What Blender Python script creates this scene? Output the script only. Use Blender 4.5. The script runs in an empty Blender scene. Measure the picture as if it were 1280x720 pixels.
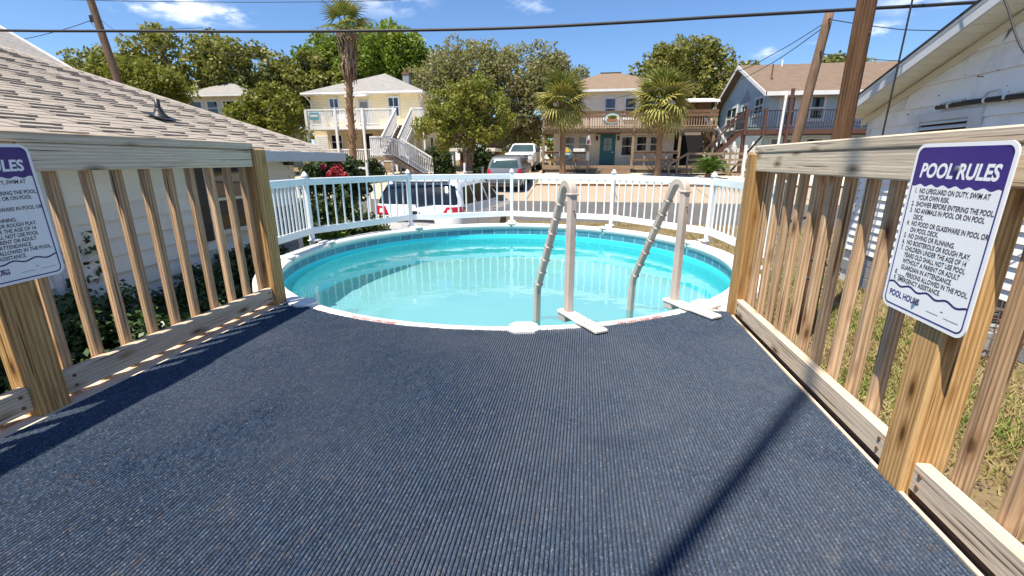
import bpy, bmesh, math, random
import numpy as np
from mathutils import Vector, Matrix, Quaternion

random.seed(7)
RNG = np.random.default_rng(11)
sc = bpy.context.scene
COL = sc.collection
RAD = math.radians

# ------------------------------------------------------------------ camera
cam_data = bpy.data.cameras.new("camera")
cam_data.sensor_width = 36.0
cam_data.lens = 15.75
cam_data.clip_start = 0.05
cam_data.clip_end = 2000.0
cam = bpy.data.objects.new("camera", cam_data)
COL.objects.link(cam)
cam.matrix_world = Matrix(((0.98827, -0.041955, 0.146842, 0.0),
                           (0.152718, 0.271499, -0.950245, 0.0),
                           (0.0, 0.961524, 0.274721, 2.09),
                           (0, 0, 0, 1)))
sc.camera = cam

# ------------------------------------------------------------------ sky, sun, exposure
SUN_EL = RAD(66.0)
SUN_DIR = Vector((-0.60, -0.80, 0)).normalized() * math.cos(SUN_EL) + Vector((0, 0, math.sin(SUN_EL)))
world = bpy.data.worlds.new("World")
sc.world = world
world.use_nodes = True
wn = world.node_tree.nodes
wl = world.node_tree.links
wn.clear()
w_out = wn.new("ShaderNodeOutputWorld")
w_bg = wn.new("ShaderNodeBackground")
w_bg.inputs["Strength"].default_value = 0.105
w_sky = wn.new("ShaderNodeTexSky")
w_sky.sky_type = 'NISHITA'
w_sky.sun_disc = False
w_sky.sun_elevation = SUN_EL
w_sky.sun_rotation = math.atan2(SUN_DIR.x, SUN_DIR.y)
w_sky.altitude = 0
w_sky.air_density = 1.0
w_sky.dust_density = 0.0
w_sky.ozone_density = 10.0
# thin fair-weather clouds, the same kind all over the sky
w_tc = wn.new("ShaderNodeTexCoord")
w_map = wn.new("ShaderNodeMapping")
w_map.inputs["Scale"].default_value = (1.0, 1.0, 2.6)
w_map.inputs["Location"].default_value = (0.35, 0.1, 0.62)
w_n1 = wn.new("ShaderNodeTexNoise")
w_n1.inputs["Scale"].default_value = 3.4
w_n1.inputs["Detail"].default_value = 9.0
w_n1.inputs["Roughness"].default_value = 0.56
w_rmp = wn.new("ShaderNodeMapRange")
w_rmp.interpolation_type = 'SMOOTHSTEP'
w_rmp.inputs[1].default_value = 0.615
w_rmp.inputs[2].default_value = 0.76
w_rmp.inputs[3].default_value = 0.0
w_rmp.inputs[4].default_value = 0.85
w_mix = wn.new("ShaderNodeMixRGB")
w_mix.inputs[2].default_value = (9.5, 9.6, 9.9, 1)
wl.new(w_tc.outputs["Generated"], w_map.inputs["Vector"])
wl.new(w_map.outputs[0], w_n1.inputs["Vector"])
wl.new(w_n1.outputs["Fac"], w_rmp.inputs[0])
# a few clouds of that kind stand low over the roofs
blob_out = None
for cd, rr, am in (((-0.648, 0.725, 0.2325), 0.085, 1.0), ((-0.60, 0.765, 0.234), 0.06, .8),
                   ((-0.696, 0.682, 0.228), 0.05, .7), ((0.455, 0.868, 0.196), 0.045, .95),
                   ((0.313, 0.932, 0.182), 0.035, .55), ((0.49, 0.84, 0.234), 0.08, .8),
                   ((-0.37, 0.883, 0.287), 0.12, .45)):
    vs = wn.new("ShaderNodeVectorMath"); vs.operation = 'SUBTRACT'
    vs.inputs[1].default_value = cd
    wl.new(w_tc.outputs["Generated"], vs.inputs[0])
    vm = wn.new("ShaderNodeVectorMath"); vm.operation = 'MULTIPLY'
    vm.inputs[1].default_value = (1, 1, 2.6)
    wl.new(vs.outputs[0], vm.inputs[0])
    ln = wn.new("ShaderNodeVectorMath"); ln.operation = 'LENGTH'
    wl.new(vm.outputs[0], ln.inputs[0])
    mr = wn.new("ShaderNodeMapRange"); mr.interpolation_type = 'SMOOTHSTEP'
    mr.inputs[1].default_value = rr; mr.inputs[2].default_value = 0.0
    mr.inputs[3].default_value = 0.0; mr.inputs[4].default_value = am
    wl.new(ln.outputs["Value"], mr.inputs[0])
    if blob_out is None:
        blob_out = mr.outputs[0]
    else:
        mx = wn.new("ShaderNodeMath"); mx.operation = 'MAXIMUM'
        wl.new(blob_out, mx.inputs[0]); wl.new(mr.outputs[0], mx.inputs[1]); blob_out = mx.outputs[0]
w_n2 = wn.new("ShaderNodeTexNoise")
w_n2.inputs["Scale"].default_value = 16.0
w_n2.inputs["Detail"].default_value = 10.0
w_n2.inputs["Roughness"].default_value = 0.6
wl.new(w_map.outputs[0], w_n2.inputs["Vector"])
w_r2 = wn.new("ShaderNodeMapRange"); w_r2.interpolation_type = 'SMOOTHSTEP'
w_r2.inputs[1].default_value = 0.40; w_r2.inputs[2].default_value = 0.66
wl.new(w_n2.outputs["Fac"], w_r2.inputs[0])
w_mu = wn.new("ShaderNodeMath"); w_mu.operation = 'MULTIPLY'
wl.new(blob_out, w_mu.inputs[0]); wl.new(w_r2.outputs[0], w_mu.inputs[1])
w_mm = wn.new("ShaderNodeMath"); w_mm.operation = 'MAXIMUM'
wl.new(w_mu.outputs[0], w_mm.inputs[0]); wl.new(w_rmp.outputs[0], w_mm.inputs[1])
wl.new(w_mm.outputs[0], w_mix.inputs[0])
wl.new(w_sky.outputs[0], w_mix.inputs[1])
wl.new(w_mix.outputs[0], w_bg.inputs["Color"])
wl.new(w_bg.outputs[0], w_out.inputs["Surface"])

sun_data = bpy.data.lights.new("sun", 'SUN')
sun_data.energy = 5.0
sun_data.angle = RAD(0.53)
sun_data.color = (1.0, 0.92, 0.79)
sun = bpy.data.objects.new("sun", sun_data)
COL.objects.link(sun)
sun.rotation_euler = (-SUN_DIR).to_track_quat('-Z', 'Y').to_euler()
sun.location = (0, 0, 30)

sc.view_settings.view_transform = 'Standard'
sc.view_settings.look = 'None'
sc.view_settings.exposure = 0.72
sc.view_settings.gamma = 1.0
sc.view_settings.use_curve_mapping = False
sc.cycles.max_bounces = 8
sc.cycles.transparent_max_bounces = 24
sc.cycles.caustics_reflective = False
sc.cycles.caustics_refractive = False

# ------------------------------------------------------------------ materials
MATS = {}


class NT:
    def __init__(self, name):
        self.m = bpy.data.materials.new(name)
        self.m.use_nodes = True
        self.t = self.m.node_tree
        self.b = self.t.nodes["Principled BSDF"]
        self.out = self.t.nodes["Material Output"]

    def n(self, typ, **kw):
        nd = self.t.nodes.new("ShaderNode" + typ)
        for k, v in kw.items():
            if k.startswith('i_'):
                nd.inputs[k[2:].replace('_', ' ')].default_value = v
            elif k.startswith('n_'):
                nd.inputs[int(k[2:])].default_value = v
            else:
                setattr(nd, k, v)
        return nd

    def l(self, a, b):
        self.t.links.new(a, b)

    def coords(self, mode='pos', scale=(1, 1, 1), rnd=0.0):
        if mode == 'pos':
            o = self.n("NewGeometry").outputs["Position"]
        else:
            o = self.n("TexCoord").outputs[mode]
        if rnd:
            oi = self.n("ObjectInfo")
            mu = self.n("Math", operation='MULTIPLY', n_1=rnd)
            self.l(oi.outputs["Random"], mu.inputs[0])
            ad = self.n("VectorMath", operation='ADD')
            self.l(o, ad.inputs[0]); self.l(mu.outputs[0], ad.inputs[1])
            o = ad.outputs[0]
        mp = self.n("Mapping")
        mp.inputs["Scale"].default_value = scale
        self.l(o, mp.inputs["Vector"])
        return mp.outputs[0]

    def noise(self, vec, scale, detail=4.0, rough=0.55, dist=0.0):
        nd = self.n("TexNoise", i_Scale=scale, i_Detail=detail, i_Roughness=rough, i_Distortion=dist)
        self.l(vec, nd.inputs["Vector"])
        return nd.outputs["Fac"]

    def ramp(self, fac, stops):
        r = self.n("ValToRGB")
        e = r.color_ramp.elements
        while len(e) < len(stops):
            e.new(0.5)
        for el, (p, c) in zip(e, stops):
            el.position = p
            el.color = (*c, 1) if len(c) == 3 else c
        self.l(fac, r.inputs[0])
        return r.outputs[0]

    def mix(self, fac, a, b, mode='MIX'):
        x = self.n("MixRGB", blend_type=mode)
        for s, v in ((0, fac), (1, a), (2, b)):
            if isinstance(v, (int, float)):
                x.inputs[s].default_value = v
            elif isinstance(v, tuple):
                x.inputs[s].default_value = (*v, 1)
            else:
                self.l(v, x.inputs[s])
        return x.outputs[0]

    def bump(self, h, strength=0.3, dist=0.02, normal=None):
        b = self.n("Bump", i_Strength=strength, i_Distance=dist)
        self.l(h, b.inputs["Height"])
        if normal:
            self.l(normal, b.inputs["Normal"])
        return b.outputs[0]

    def fin(self, col=None, rough=0.6, normal=None, metal=0.0, spec=0.5, coat=0.0):
        if col is not None:
            if isinstance(col, tuple):
                self.b.inputs["Base Color"].default_value = (*col, 1)
            else:
                self.l(col, self.b.inputs["Base Color"])
        if isinstance(rough, (int, float)):
            self.b.inputs["Roughness"].default_value = rough
        else:
            self.l(rough, self.b.inputs["Roughness"])
        if normal:
            self.l(normal, self.b.inputs["Normal"])
        self.b.inputs["Metallic"].default_value = metal
        self.b.inputs["Specular IOR Level"].default_value = spec
        self.b.inputs["Coat Weight"].default_value = coat
        MATS[self.m.name] = self.m
        return self.m


def plain(name, col, rough=0.5, var=0.12, scale=6.0, metal=0.0, spec=0.5, bump=0.0, rnd=0.0, coat=0.0, dirt=None):
    t = NT(name)
    v = t.coords('pos', (1, 1, 1), rnd)
    f = t.noise(v, scale, 6.0, 0.6)
    c2 = tuple(min(1, x * (1 + var)) for x in col)
    c1 = tuple(x * (1 - var) for x in col)
    c = t.ramp(f, [(0.3, c1), (0.7, c2)])
    if dirt:
        f2 = t.noise(v, scale * .35, 8.0, 0.7)
        r2 = t.ramp(f2, [(0.5, (0, 0, 0)), (0.72, (1, 1, 1))])
        c = t.mix(r2, c, dirt)
    nrm = t.bump(t.noise(v, scale * 9, 4.0), bump, 0.01) if bump else None
    return t.fin(c, rough, nrm, metal, spec, coat)


def wood(name, dark, mid, light, axis, gray=None, scale=1.0, rough=0.78):
    """sawn timber: growth rings round the given axis, fibres, knots, drying cracks and weathered patches"""
    t = NT(name)
    s = [1.0] * 3
    s[axis] = 0.05
    v = t.coords('Object', tuple(s), 0.23)
    w = t.n("TexWave", wave_type='RINGS', rings_direction='XYZ'[axis], i_Scale=30.0 * scale, i_Distortion=5.5,
            i_Detail=2.5, i_Detail_Scale=0.55, i_Detail_Roughness=0.6)
    t.l(v, w.inputs["Vector"])
    ring = t.ramp(w.outputs["Fac"], [(0.0, dark), (0.22, tuple((p + q) / 2 for p, q in zip(dark, mid))), (0.45, mid), (0.95, light)])
    sf = [260.0] * 3
    sf[axis] = 7.0
    fib = t.noise(t.coords('pos', tuple(sf), 13.0), 1.0, 3.0, 0.65)
    sb = [22.0] * 3
    sb[axis] = 1.3
    band = t.noise(t.coords('pos', tuple(sb), 31.0), 1.0, 4.0, 0.6)
    c = t.mix(0.45, ring, t.ramp(band, [(0.3, tuple((p + q) / 2 for p, q in zip(dark, mid))), (0.5, mid), (0.7, light)]))
    c = t.mix(t.ramp(fib, [(0.36, (0.55,) * 3), (0.52, (0,) * 3)]), c, tuple(x * .75 for x in dark))
    oi = t.n("ObjectInfo")
    hv = t.n("HueSaturation")
    mr = t.n("MapRange", n_3=0.80, n_4=1.16)
    t.l(oi.outputs["Random"], mr.inputs[0])
    t.l(mr.outputs[0], hv.inputs["Value"])
    t.l(c, hv.inputs["Color"])
    c = hv.outputs[0]
    if gray:
        g = t.noise(t.coords('pos', tuple(x * .35 for x in sb), 9.0), 1.0, 5.0, 0.7)
        c = t.mix(t.ramp(g, [(0.38, (0.1,) * 3), (0.66, (0.8,) * 3)]), c, gray)
    # knots: a dark heart inside a reddish ring
    s2 = [9.0] * 3
    s2[axis] = 3.0
    vo = t.n("TexVoronoi", feature='F1', i_Scale=1.45)
    t.l(t.coords('pos', tuple(s2), 17.0), vo.inputs["Vector"])
    c = t.mix(t.ramp(vo.outputs["Distance"], [(0.15, (0.75,) * 3), (0.27, (0,) * 3)]), c, tuple(x * 0.9 for x in dark))
    c = t.mix(t.ramp(vo.outputs["Distance"], [(0.07, (0.9,) * 3), (0.13, (0,) * 3)]), c, tuple(x * 0.3 for x in dark))
    sc_ = [85.0] * 3
    sc_[axis] = 2.0
    cr = t.noise(t.coords('pos', tuple(sc_), 5.0), 1.0, 2.0, 0.4)
    c = t.mix(t.ramp(cr, [(0.30, (0.9,) * 3), (0.345, (0,) * 3)]), c, tuple(x * .3 for x in dark))
    nrm = t.bump(fib, 0.25, 0.003, t.bump(cr, 0.3, 0.004))
    return t.fin(c, rough, nrm, spec=0.2)


for ax_ in (0, 1, 2):
    n_ = 'xyz'[ax_]
    wood('weathered_' + n_, (0.33, 0.22, 0.13), (0.68, 0.54, 0.38), (0.80, 0.68, 0.52), ax_, gray=(0.68, 0.585, 0.455))
    wood('tan_' + n_, (0.30, 0.165, 0.08), (0.56, 0.365, 0.205), (0.72, 0.52, 0.33), ax_)
    wood('yellow_' + n_, (0.30, 0.145, 0.045), (0.55, 0.325, 0.125), (0.66, 0.45, 0.215), ax_)
    wood('brown_' + n_, (0.10, 0.055, 0.03), (0.19, 0.11, 0.065), (0.29, 0.18, 0.11), ax_)
    wood('porch_' + n_, (0.21, 0.14, 0.085), (0.34, 0.24, 0.155), (0.45, 0.34, 0.235), ax_)


def mk_carpet():
    t = NT('carpet_blue')
    v = t.coords('pos', (1, 1, 1))
    big = t.noise(v, 1.3, 4.0, 0.6)
    mid = t.noise(t.coords('pos', (150, 22, 150)), 1.0, 5.0, 0.75)
    c = t.ramp(mid, [(0.25, (0.008, 0.014, 0.027)), (0.5, (0.028, 0.052, 0.095)), (0.72, (0.070, 0.124, 0.206))])
    sp = t.n("TexVoronoi", i_Scale=230.0)
    t.l(v, sp.inputs["Vector"])
    sep = t.n("SeparateColor")
    t.l(sp.outputs["Color"], sep.inputs[0])
    c = t.mix(t.ramp(sep.outputs[0], [(0.55, (0,) * 3), (0.95, (0.6,) * 3)]), c, (0.145, 0.175, 0.22))
    c = t.mix(t.ramp(sep.outputs[1], [(0.78, (0,) * 3), (0.95, (0.7,) * 3)]), c, (0.012, 0.014, 0.02))
    c = t.mix(t.ramp(sep.outputs[2], [(0.965, (0,) * 3), (0.985, (0.5,) * 3)]), c, (0.32, 0.31, 0.30))
    c = t.mix(t.ramp(big, [(0.35, (0,) * 3), (0.75, (0.38,) * 3)]), c, (0.135, 0.15, 0.17))
    wear = t.noise(v, 0.75, 6.0, 0.62, 0.6)
    c = t.mix(t.ramp(wear, [(0.46, (0,) * 3), (0.70, (0.38,) * 3)]), c, (0.13, 0.15, 0.175))
    wet = t.noise(v, 2.1, 5.0, 0.6, 0.8)
    c = t.mix(t.ramp(wet, [(0.30, (0.5,) * 3), (0.42, (0,) * 3)]), c, (0.03, 0.045, 0.075))
    br_ = t.n("TexVoronoi", i_Scale=47.0)
    t.l(v, br_.inputs["Vector"])
    sb = t.n("SeparateColor")
    t.l(br_.outputs["Color"], sb.inputs[0])
    c = t.mix(t.ramp(sb.outputs[0], [(0.955, (0,) * 3), (0.99, (0.22,) * 3)]), c, (0.17, 0.13, 0.11))
    sand = t.noise(v, 4.5, 8.0, 0.75)
    c = t.mix(t.ramp(sand, [(0.60, (0,) * 3), (0.80, (0.35,) * 3)]), c, (0.27, 0.235, 0.19))
    nrm = t.bump(t.noise(v, 420, 3.0, 0.7), 0.6, 0.004)
    return t.fin(c, 0.95, nrm, spec=0.1)


mk_carpet()


def mk_ground():
    t = NT('yard_soil')
    v = t.coords('pos', (1, 1, 1))
    a = t.noise(v, 1.1, 8.0, 0.65)
    b = t.noise(v, 9.0, 6.0, 0.7)
    c = t.ramp(a, [(0.32, (0.12, 0.082, 0.045)), (0.5, (0.215, 0.16, 0.085)), (0.66, (0.16, 0.165, 0.055))])
    c = t.mix(0.5, c, t.ramp(b, [(0.3, (0.10, 0.068, 0.04)), (0.6, (0.27, 0.21, 0.12)), (0.75, (0.18, 0.185, 0.07))]))
    return t.fin(c, 0.95, t.bump(b, 0.7, 0.04), spec=0.1)


mk_ground()


def mk_asphalt():
    t = NT('asphalt')
    v = t.coords('pos', (1, 1, 1))
    a = t.noise(v, 0.6, 6.0, 0.6)
    b = t.noise(v, 60.0, 3.0, 0.7)
    c = t.ramp(a, [(0.3, (0.10, 0.093, 0.088)), (0.7, (0.145, 0.135, 0.127))])
    c = t.mix(0.3, c, t.ramp(b, [(0.3, (0.06, 0.055, 0.052)), (0.7, (0.20, 0.19, 0.18))]))
    return t.fin(c, 0.9, t.bump(b, 0.4, 0.01), spec=0.2)


mk_asphalt()


def mk_concrete(name, c1, c2, bs=45.0):
    t = NT(name)
    v = t.coords('pos', (1, 1, 1))
    a = t.noise(v, 0.8, 8.0, 0.65)
    b = t.noise(v, bs, 4.0, 0.7)
    c = t.mix(0.3, t.ramp(a, [(0.3, c1), (0.7, c2)]), t.ramp(b, [(0.3, tuple(x * .75 for x in c1)), (0.7, c2)]))
    return t.fin(c, 0.92, t.bump(b, 0.4, 0.015), spec=0.15)


mk_concrete('lot_concrete', (0.37, 0.285, 0.205), (0.45, 0.36, 0.27))
mk_concrete('shell_white', (0.50, 0.45, 0.37), (0.72, 0.67, 0.57), 18.0)
mk_concrete('sand', (0.42, 0.345, 0.25), (0.56, 0.48, 0.37), 25.0)
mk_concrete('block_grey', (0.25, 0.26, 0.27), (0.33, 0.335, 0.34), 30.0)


def mk_siding(name, col, pitch, grime=0.10, rough=0.55):
    """painted horizontal boards too far away to build one by one"""
    t = NT(name)
    g = t.n("NewGeometry")
    sp = t.n("SeparateXYZ")
    t.l(g.outputs["Position"], sp.inputs[0])
    m = t.n("Math", operation='DIVIDE', n_1=pitch)
    t.l(sp.outputs["Z"], m.inputs[0])
    fr = t.n("Math", operation='FRACT')
    t.l(m.outputs[0], fr.inputs[0])
    v = t.coords('pos', (1, 1, 1))
    a = t.noise(v, 1.2, 7.0, 0.65)
    c = t.ramp(a, [(0.3, tuple(x * (1 - grime) for x in col)), (0.7, col)])
    return t.fin(c, rough, t.bump(fr.outputs[0], 1.0, 0.03), spec=0.3)


mk_siding('siding_cream', (0.92, 0.76, 0.47), 0.20)
mk_siding('siding_white', (0.90, 0.825, 0.71), 0.16)
mk_siding('siding_blue', (0.50, 0.64, 0.69), 0.24)
mk_siding('siding_grey', (0.42, 0.43, 0.45), 0.2)


def mk_shingles(name, c1, c2, c3):
    t = NT(name)
    v = t.coords('pos', (1, 1, 1))
    br = t.n("TexBrick", i_Scale=1.0, i_Mortar_Size=0.008)
    br.inputs["Color1"].default_value = (*c1, 1)
    br.inputs["Color2"].default_value = (*c2, 1)
    br.inputs["Mortar"].default_value = (*[x * .45 for x in c1], 1)
    br.inputs["Brick Width"].default_value = 0.32
    br.inputs["Row Height"].default_value = 0.17
    mp = t.n("TexCoord")
    t.l(mp.outputs["UV"], br.inputs["Vector"])
    c = t.mix(0.45, br.outputs["Color"], t.ramp(t.noise(v, 7.0, 6.0, 0.7), [(0.3, c1), (0.55, c3), (0.75, c2)]))
    return t.fin(c, 0.95, t.bump(br.outputs["Fac"], 0.5, -0.02), spec=0.1)


mk_shingles('shingle_brown', (0.175, 0.125, 0.09), (0.245, 0.18, 0.135), (0.205, 0.15, 0.112))
mk_shingles('shingle_grey', (0.27, 0.255, 0.24), (0.37, 0.35, 0.33), (0.31, 0.295, 0.275))
mk_shingles('shingle_tan', (0.21, 0.15, 0.105), (0.29, 0.215, 0.155), (0.245, 0.18, 0.13))


def mk_near_shingle():
    t = NT('shingle_near')
    v = t.coords('pos', (1, 1, 1))
    oi = t.n("ObjectInfo")
    vo = t.n("TexVoronoi", i_Scale=3.1)
    t.l(v, vo.inputs["Vector"])
    sp = t.n("SeparateColor")
    t.l(vo.outputs["Color"], sp.inputs[0])
    fine = t.noise(v, 240.0, 3.0, 0.8)
    c = t.ramp(sp.outputs[0], [(0.0, (0.325, 0.28, 0.235)), (0.5, (0.365, 0.318, 0.27)), (1.0, (0.405, 0.355, 0.305))])
    c = t.mix(0.45, c, t.ramp(fine, [(0.3, (0.21, 0.185, 0.16)), (0.5, (0.355, 0.312, 0.268)), (0.72, (0.52, 0.47, 0.41))]))
    st = t.noise(t.coords('pos', (.5, 2.2, 2.2)), 1.0, 6.0, 0.6)
    c = t.mix(t.ramp(st, [(0.5, (0,) * 3), (0.8, (0.3,) * 3)]), c, (0.25, 0.22, 0.19))
    return t.fin(c, 0.95, t.bump(fine, 0.6, 0.006), spec=0.1)


mk_near_shingle()


def mk_bark(name, c1, c2, s=(6, 6, 1.4), bs=6.0, bump=0.8):
    t = NT(name)
    v = t.coords('pos', s)
    a = t.noise(v, bs, 7.0, 0.7)
    return t.fin(t.ramp(a, [(0.32, c1), (0.68, c2)]), 0.95, t.bump(a, bump, 0.05), spec=0.1)


mk_bark('bark_oak', (0.10, 0.08, 0.06), (0.27, 0.23, 0.19))
mk_bark('bark_crape', (0.20, 0.13, 0.08), (0.38, 0.27, 0.18))
mk_bark('bark_palm', (0.15, 0.085, 0.05), (0.40, 0.25, 0.15), (3, 3, 9))
mk_bark('pole_wood', (0.065, 0.034, 0.019), (0.22, 0.125, 0.072), (14, 14, 0.5), 3.0, 0.6)
mk_bark('pole_far', (0.13, 0.08, 0.05), (0.26, 0.175, 0.12), (9, 9, 0.5), 3.0, 0.4)
mk_bark('dead_frond', (0.21, 0.14, 0.085), (0.46, 0.33, 0.21), (8, 8, 1.0), 4.0, 0.5)


def mk_leaf(name, c1, c2, c3, ns=0.9, rough=0.5, trans=0.28, spec=0.3):
    t = NT(name)
    v = t.coords('pos', (1, 1, 1))
    a = t.noise(v, ns, 5.0, 0.7)
    b = t.noise(v, ns * 9, 2.0, 0.6)
    f = t.mix(0.5, a, b)
    c = t.ramp(f, [(0.34, c1), (0.5, c2), (0.66, c3)])
    t.fin(c, rough, spec=spec)
    tr = t.n("BsdfTranslucent")
    t.l(t.mix(0.5, c, (0.35, 0.42, 0.05), 'MIX') if trans > .2 else c, tr.inputs["Color"])
    mx = t.n("MixShader")
    mx.inputs[0].default_value = trans
    t.l(t.b.outputs[0], mx.inputs[1])
    t.l(tr.outputs[0], mx.inputs[2])
    t.l(mx.outputs[0], t.out.inputs["Surface"])
    return t.m


mk_leaf('leaf_oak', (0.14, 0.135, 0.055), (0.25, 0.23, 0.105), (0.39, 0.34, 0.18), 0.6, .55, .33)
mk_leaf('leaf_green', (0.075, 0.125, 0.014), (0.15, 0.22, 0.022), (0.26, 0.33, 0.035), 0.6)
mk_leaf('leaf_olive', (0.10, 0.11, 0.024), (0.20, 0.195, 0.045), (0.33, 0.30, 0.09), 0.5)
mk_leaf('leaf_cedar', (0.075, 0.09, 0.012), (0.16, 0.165, 0.02), (0.28, 0.26, 0.03), 0.8)
mk_leaf('leaf_crape', (0.10, 0.15, 0.02), (0.20, 0.225, 0.03), (0.34, 0.22, 0.06), 0.7)
mk_leaf('leaf_shrub', (0.025, 0.045, 0.012), (0.045, 0.075, 0.02), (0.08, 0.115, 0.03), 2.0, .4, .15)
mk_leaf('leaf_cover', (0.030, 0.055, 0.018), (0.06, 0.10, 0.03), (0.11, 0.16, 0.05), 5.0, .38, .15, .4)
mk_leaf('leaf_palm', (0.18, 0.19, 0.045), (0.36, 0.34, 0.085), (0.58, 0.51, 0.19), 3.0, .5, .18)
mk_leaf('leaf_palm_dark', (0.09, 0.12, 0.024), (0.19, 0.22, 0.045), (0.34, 0.32, 0.09), 3.0, .5, .18)
mk_leaf('leaf_sago', (0.035, 0.075, 0.01), (0.08, 0.15, 0.02), (0.17, 0.25, 0.045), 3.0, .4, .2)
mk_leaf('grass', (0.22, 0.19, 0.06), (0.36, 0.29, 0.125), (0.50, 0.40, 0.22), 1.4, .8, .2)
mk_leaf('grass_green', (0.10, 0.17, 0.025), (0.16, 0.24, 0.04), (0.27, 0.33, 0.07), 1.4, .8, .2)
mk_leaf('flower_red', (0.22, 0.012, 0.022), (0.38, 0.025, 0.045), (0.52, 0.10, 0.11), 9.0, .6, .12)

plain('vinyl_white', (0.80, 0.81, 0.82), 0.35, 0.04, 3.0, dirt=(0.66, 0.66, 0.64))
plain('rim_white', (0.78, 0.76, 0.72), 0.45, 0.05, 5.0, dirt=(0.62, 0.585, 0.53))
plain('paint_white', (0.76, 0.75, 0.72), 0.55, 0.08, 2.5)
plain('paint_white_old', (0.68, 0.69, 0.70), 0.6, 0.07, 1.6, bump=0.1, dirt=(0.50, 0.49, 0.46))
plain('panel_white_old', (0.88, 0.87, 0.84), 0.65, 0.05, 1.6, bump=0.12, rnd=7.0, dirt=(0.52, 0.525, 0.53))
plain('siding_left', (0.80, 0.775, 0.69), 0.5, 0.05, 1.6, rnd=7.0, dirt=(0.60, 0.575, 0.51))
plain('soffit', (0.80, 0.79, 0.71), 0.6, 0.07, 3.0, rnd=5.0)
plain('trim_cream', (0.74, 0.69, 0.56), 0.5, 0.06, 3.0)
plain('fascia_grey', (0.52, 0.55, 0.57), 0.5, 0.06, 3.0)
plain('dark_metal', (0.03, 0.03, 0.032), 0.45, 0.2, 5.0, metal=0.3)
plain('black_rubber', (0.018, 0.018, 0.02), 0.6, 0.2, 5.0)
plain('rust', (0.16, 0.085, 0.05), 0.8, 0.35, 30.0)
plain('taupe_plastic', (0.55, 0.465, 0.395), 0.42, 0.06, 4.0, dirt=(0.36, 0.31, 0.27))
plain('bracket_white', (0.72, 0.68, 0.62), 0.5, 0.05, 4.0, dirt=(0.55, 0.50, 0.44))
plain('hole_dark', (0.12, 0.105, 0.09), 0.8, 0.1)
plain('screw_metal', (0.45, 0.44, 0.42), 0.3, 0.1, metal=0.9)
plain('sign_white', (0.90, 0.90, 0.89), 0.3, 0.03, 2.0)
plain('sign_purple', (0.045, 0.022, 0.20), 0.3, 0.08, 2.0)
plain('sign_ink', (0.03, 0.025, 0.045), 0.35, 0.05)
plain('red_print', (0.55, 0.06, 0.05), 0.5, 0.2, 60.0)
plain('brick_red', (0.22, 0.10, 0.065), 0.9, 0.35, 12.0, bump=0.4)
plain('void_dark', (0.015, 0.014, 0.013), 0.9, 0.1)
plain('door_teal', (0.010, 0.15, 0.17), 0.4, 0.06)
plain('door_grey', (0.45, 0.46, 0.46), 0.5, 0.06)
plain('shutter_dark', (0.022, 0.018, 0.018), 0.5, 0.1)
plain('car_white', (0.80, 0.80, 0.80), 0.22, 0.015, 1.0, coat=0.6)
plain('car_grey', (0.16, 0.17, 0.185), 0.25, 0.03, 1.0, coat=0.6)
plain('chrome', (0.62, 0.62, 0.63), 0.15, 0.03, metal=1.0)
plain('car_trim', (0.035, 0.035, 0.037), 0.55, 0.1)
plain('tail_red', (0.42, 0.01, 0.02), 0.12, 0.08, 9.0, coat=0.7)
plain('lamp_clear', (0.65, 0.64, 0.62), 0.12, 0.05)
plain('tyre', (0.02, 0.02, 0.021), 0.85, 0.2)
plain('mulch', (0.12, 0.085, 0.06), 0.95, 0.3, 20.0, bump=0.5)
plain('lattice', (0.30, 0.22, 0.15), 0.85, 0.12)
plain('tan_wall', (0.30, 0.24, 0.19), 0.9, 0.12)
plain('board_sign', (0.10, 0.30, 0.38), 0.5, 0.1)
plain('board_sun', (0.72, 0.45, 0.06), 0.5, 0.1)
plain('board_pale', (0.62, 0.60, 0.52), 0.5, 0.1)
plain('board_brown', (0.30, 0.13, 0.07), 0.5, 0.1)
plain('wood_dark_red', (0.095, 0.04, 0.026), 0.6, 0.25, 9.0)
plain('pebble', (0.62, 0.57, 0.48), 0.85, 0.2, 14.0)


def mk_glass(name, tint, rough=0.04):
    t = NT(name)
    v = t.coords('pos', (1, 1, 1))
    f = t.noise(v, 1.5, 3.0)
    return t.fin(t.ramp(f, [(0.3, tuple(x * .7 for x in tint)), (0.7, tint)]), rough, spec=0.7)


mk_glass('glass_dark', (0.020, 0.023, 0.028))
mk_glass('glass_car', (0.014, 0.017, 0.022), 0.10)
mk_glass('glass_blue', (0.07, 0.10, 0.135))
mk_glass('glass_green', (0.05, 0.085, 0.085))
mk_glass('glass_curtain', (0.22, 0.23, 0.235), 0.1)


def mk_liner():
    t = NT('pool_liner')
    v = t.coords('pos', (1, 1, 1))
    a = t.noise(v, 0.8, 3.0, 0.5)
    b = t.noise(v, 26.0, 5.0, 0.75)
    c = t.ramp(a, [(0.3, (0.32, 0.43, 0.445)), (0.7, (0.38, 0.48, 0.485))])
    c = t.mix(t.ramp(b, [(0.55, (0,) * 3), (0.74, (0.5,) * 3)]), c, (0.20, 0.38, 0.42))
    return t.fin(c, 0.5, spec=0.2)


mk_liner()
plain('liner_wall', (0.06, 0.80, 0.90), 0.5, 0.05, 2.0, spec=0.2)
plain('liner_top', (0.34, 0.58, 0.59), 0.4, 0.05, 2.0)


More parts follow.
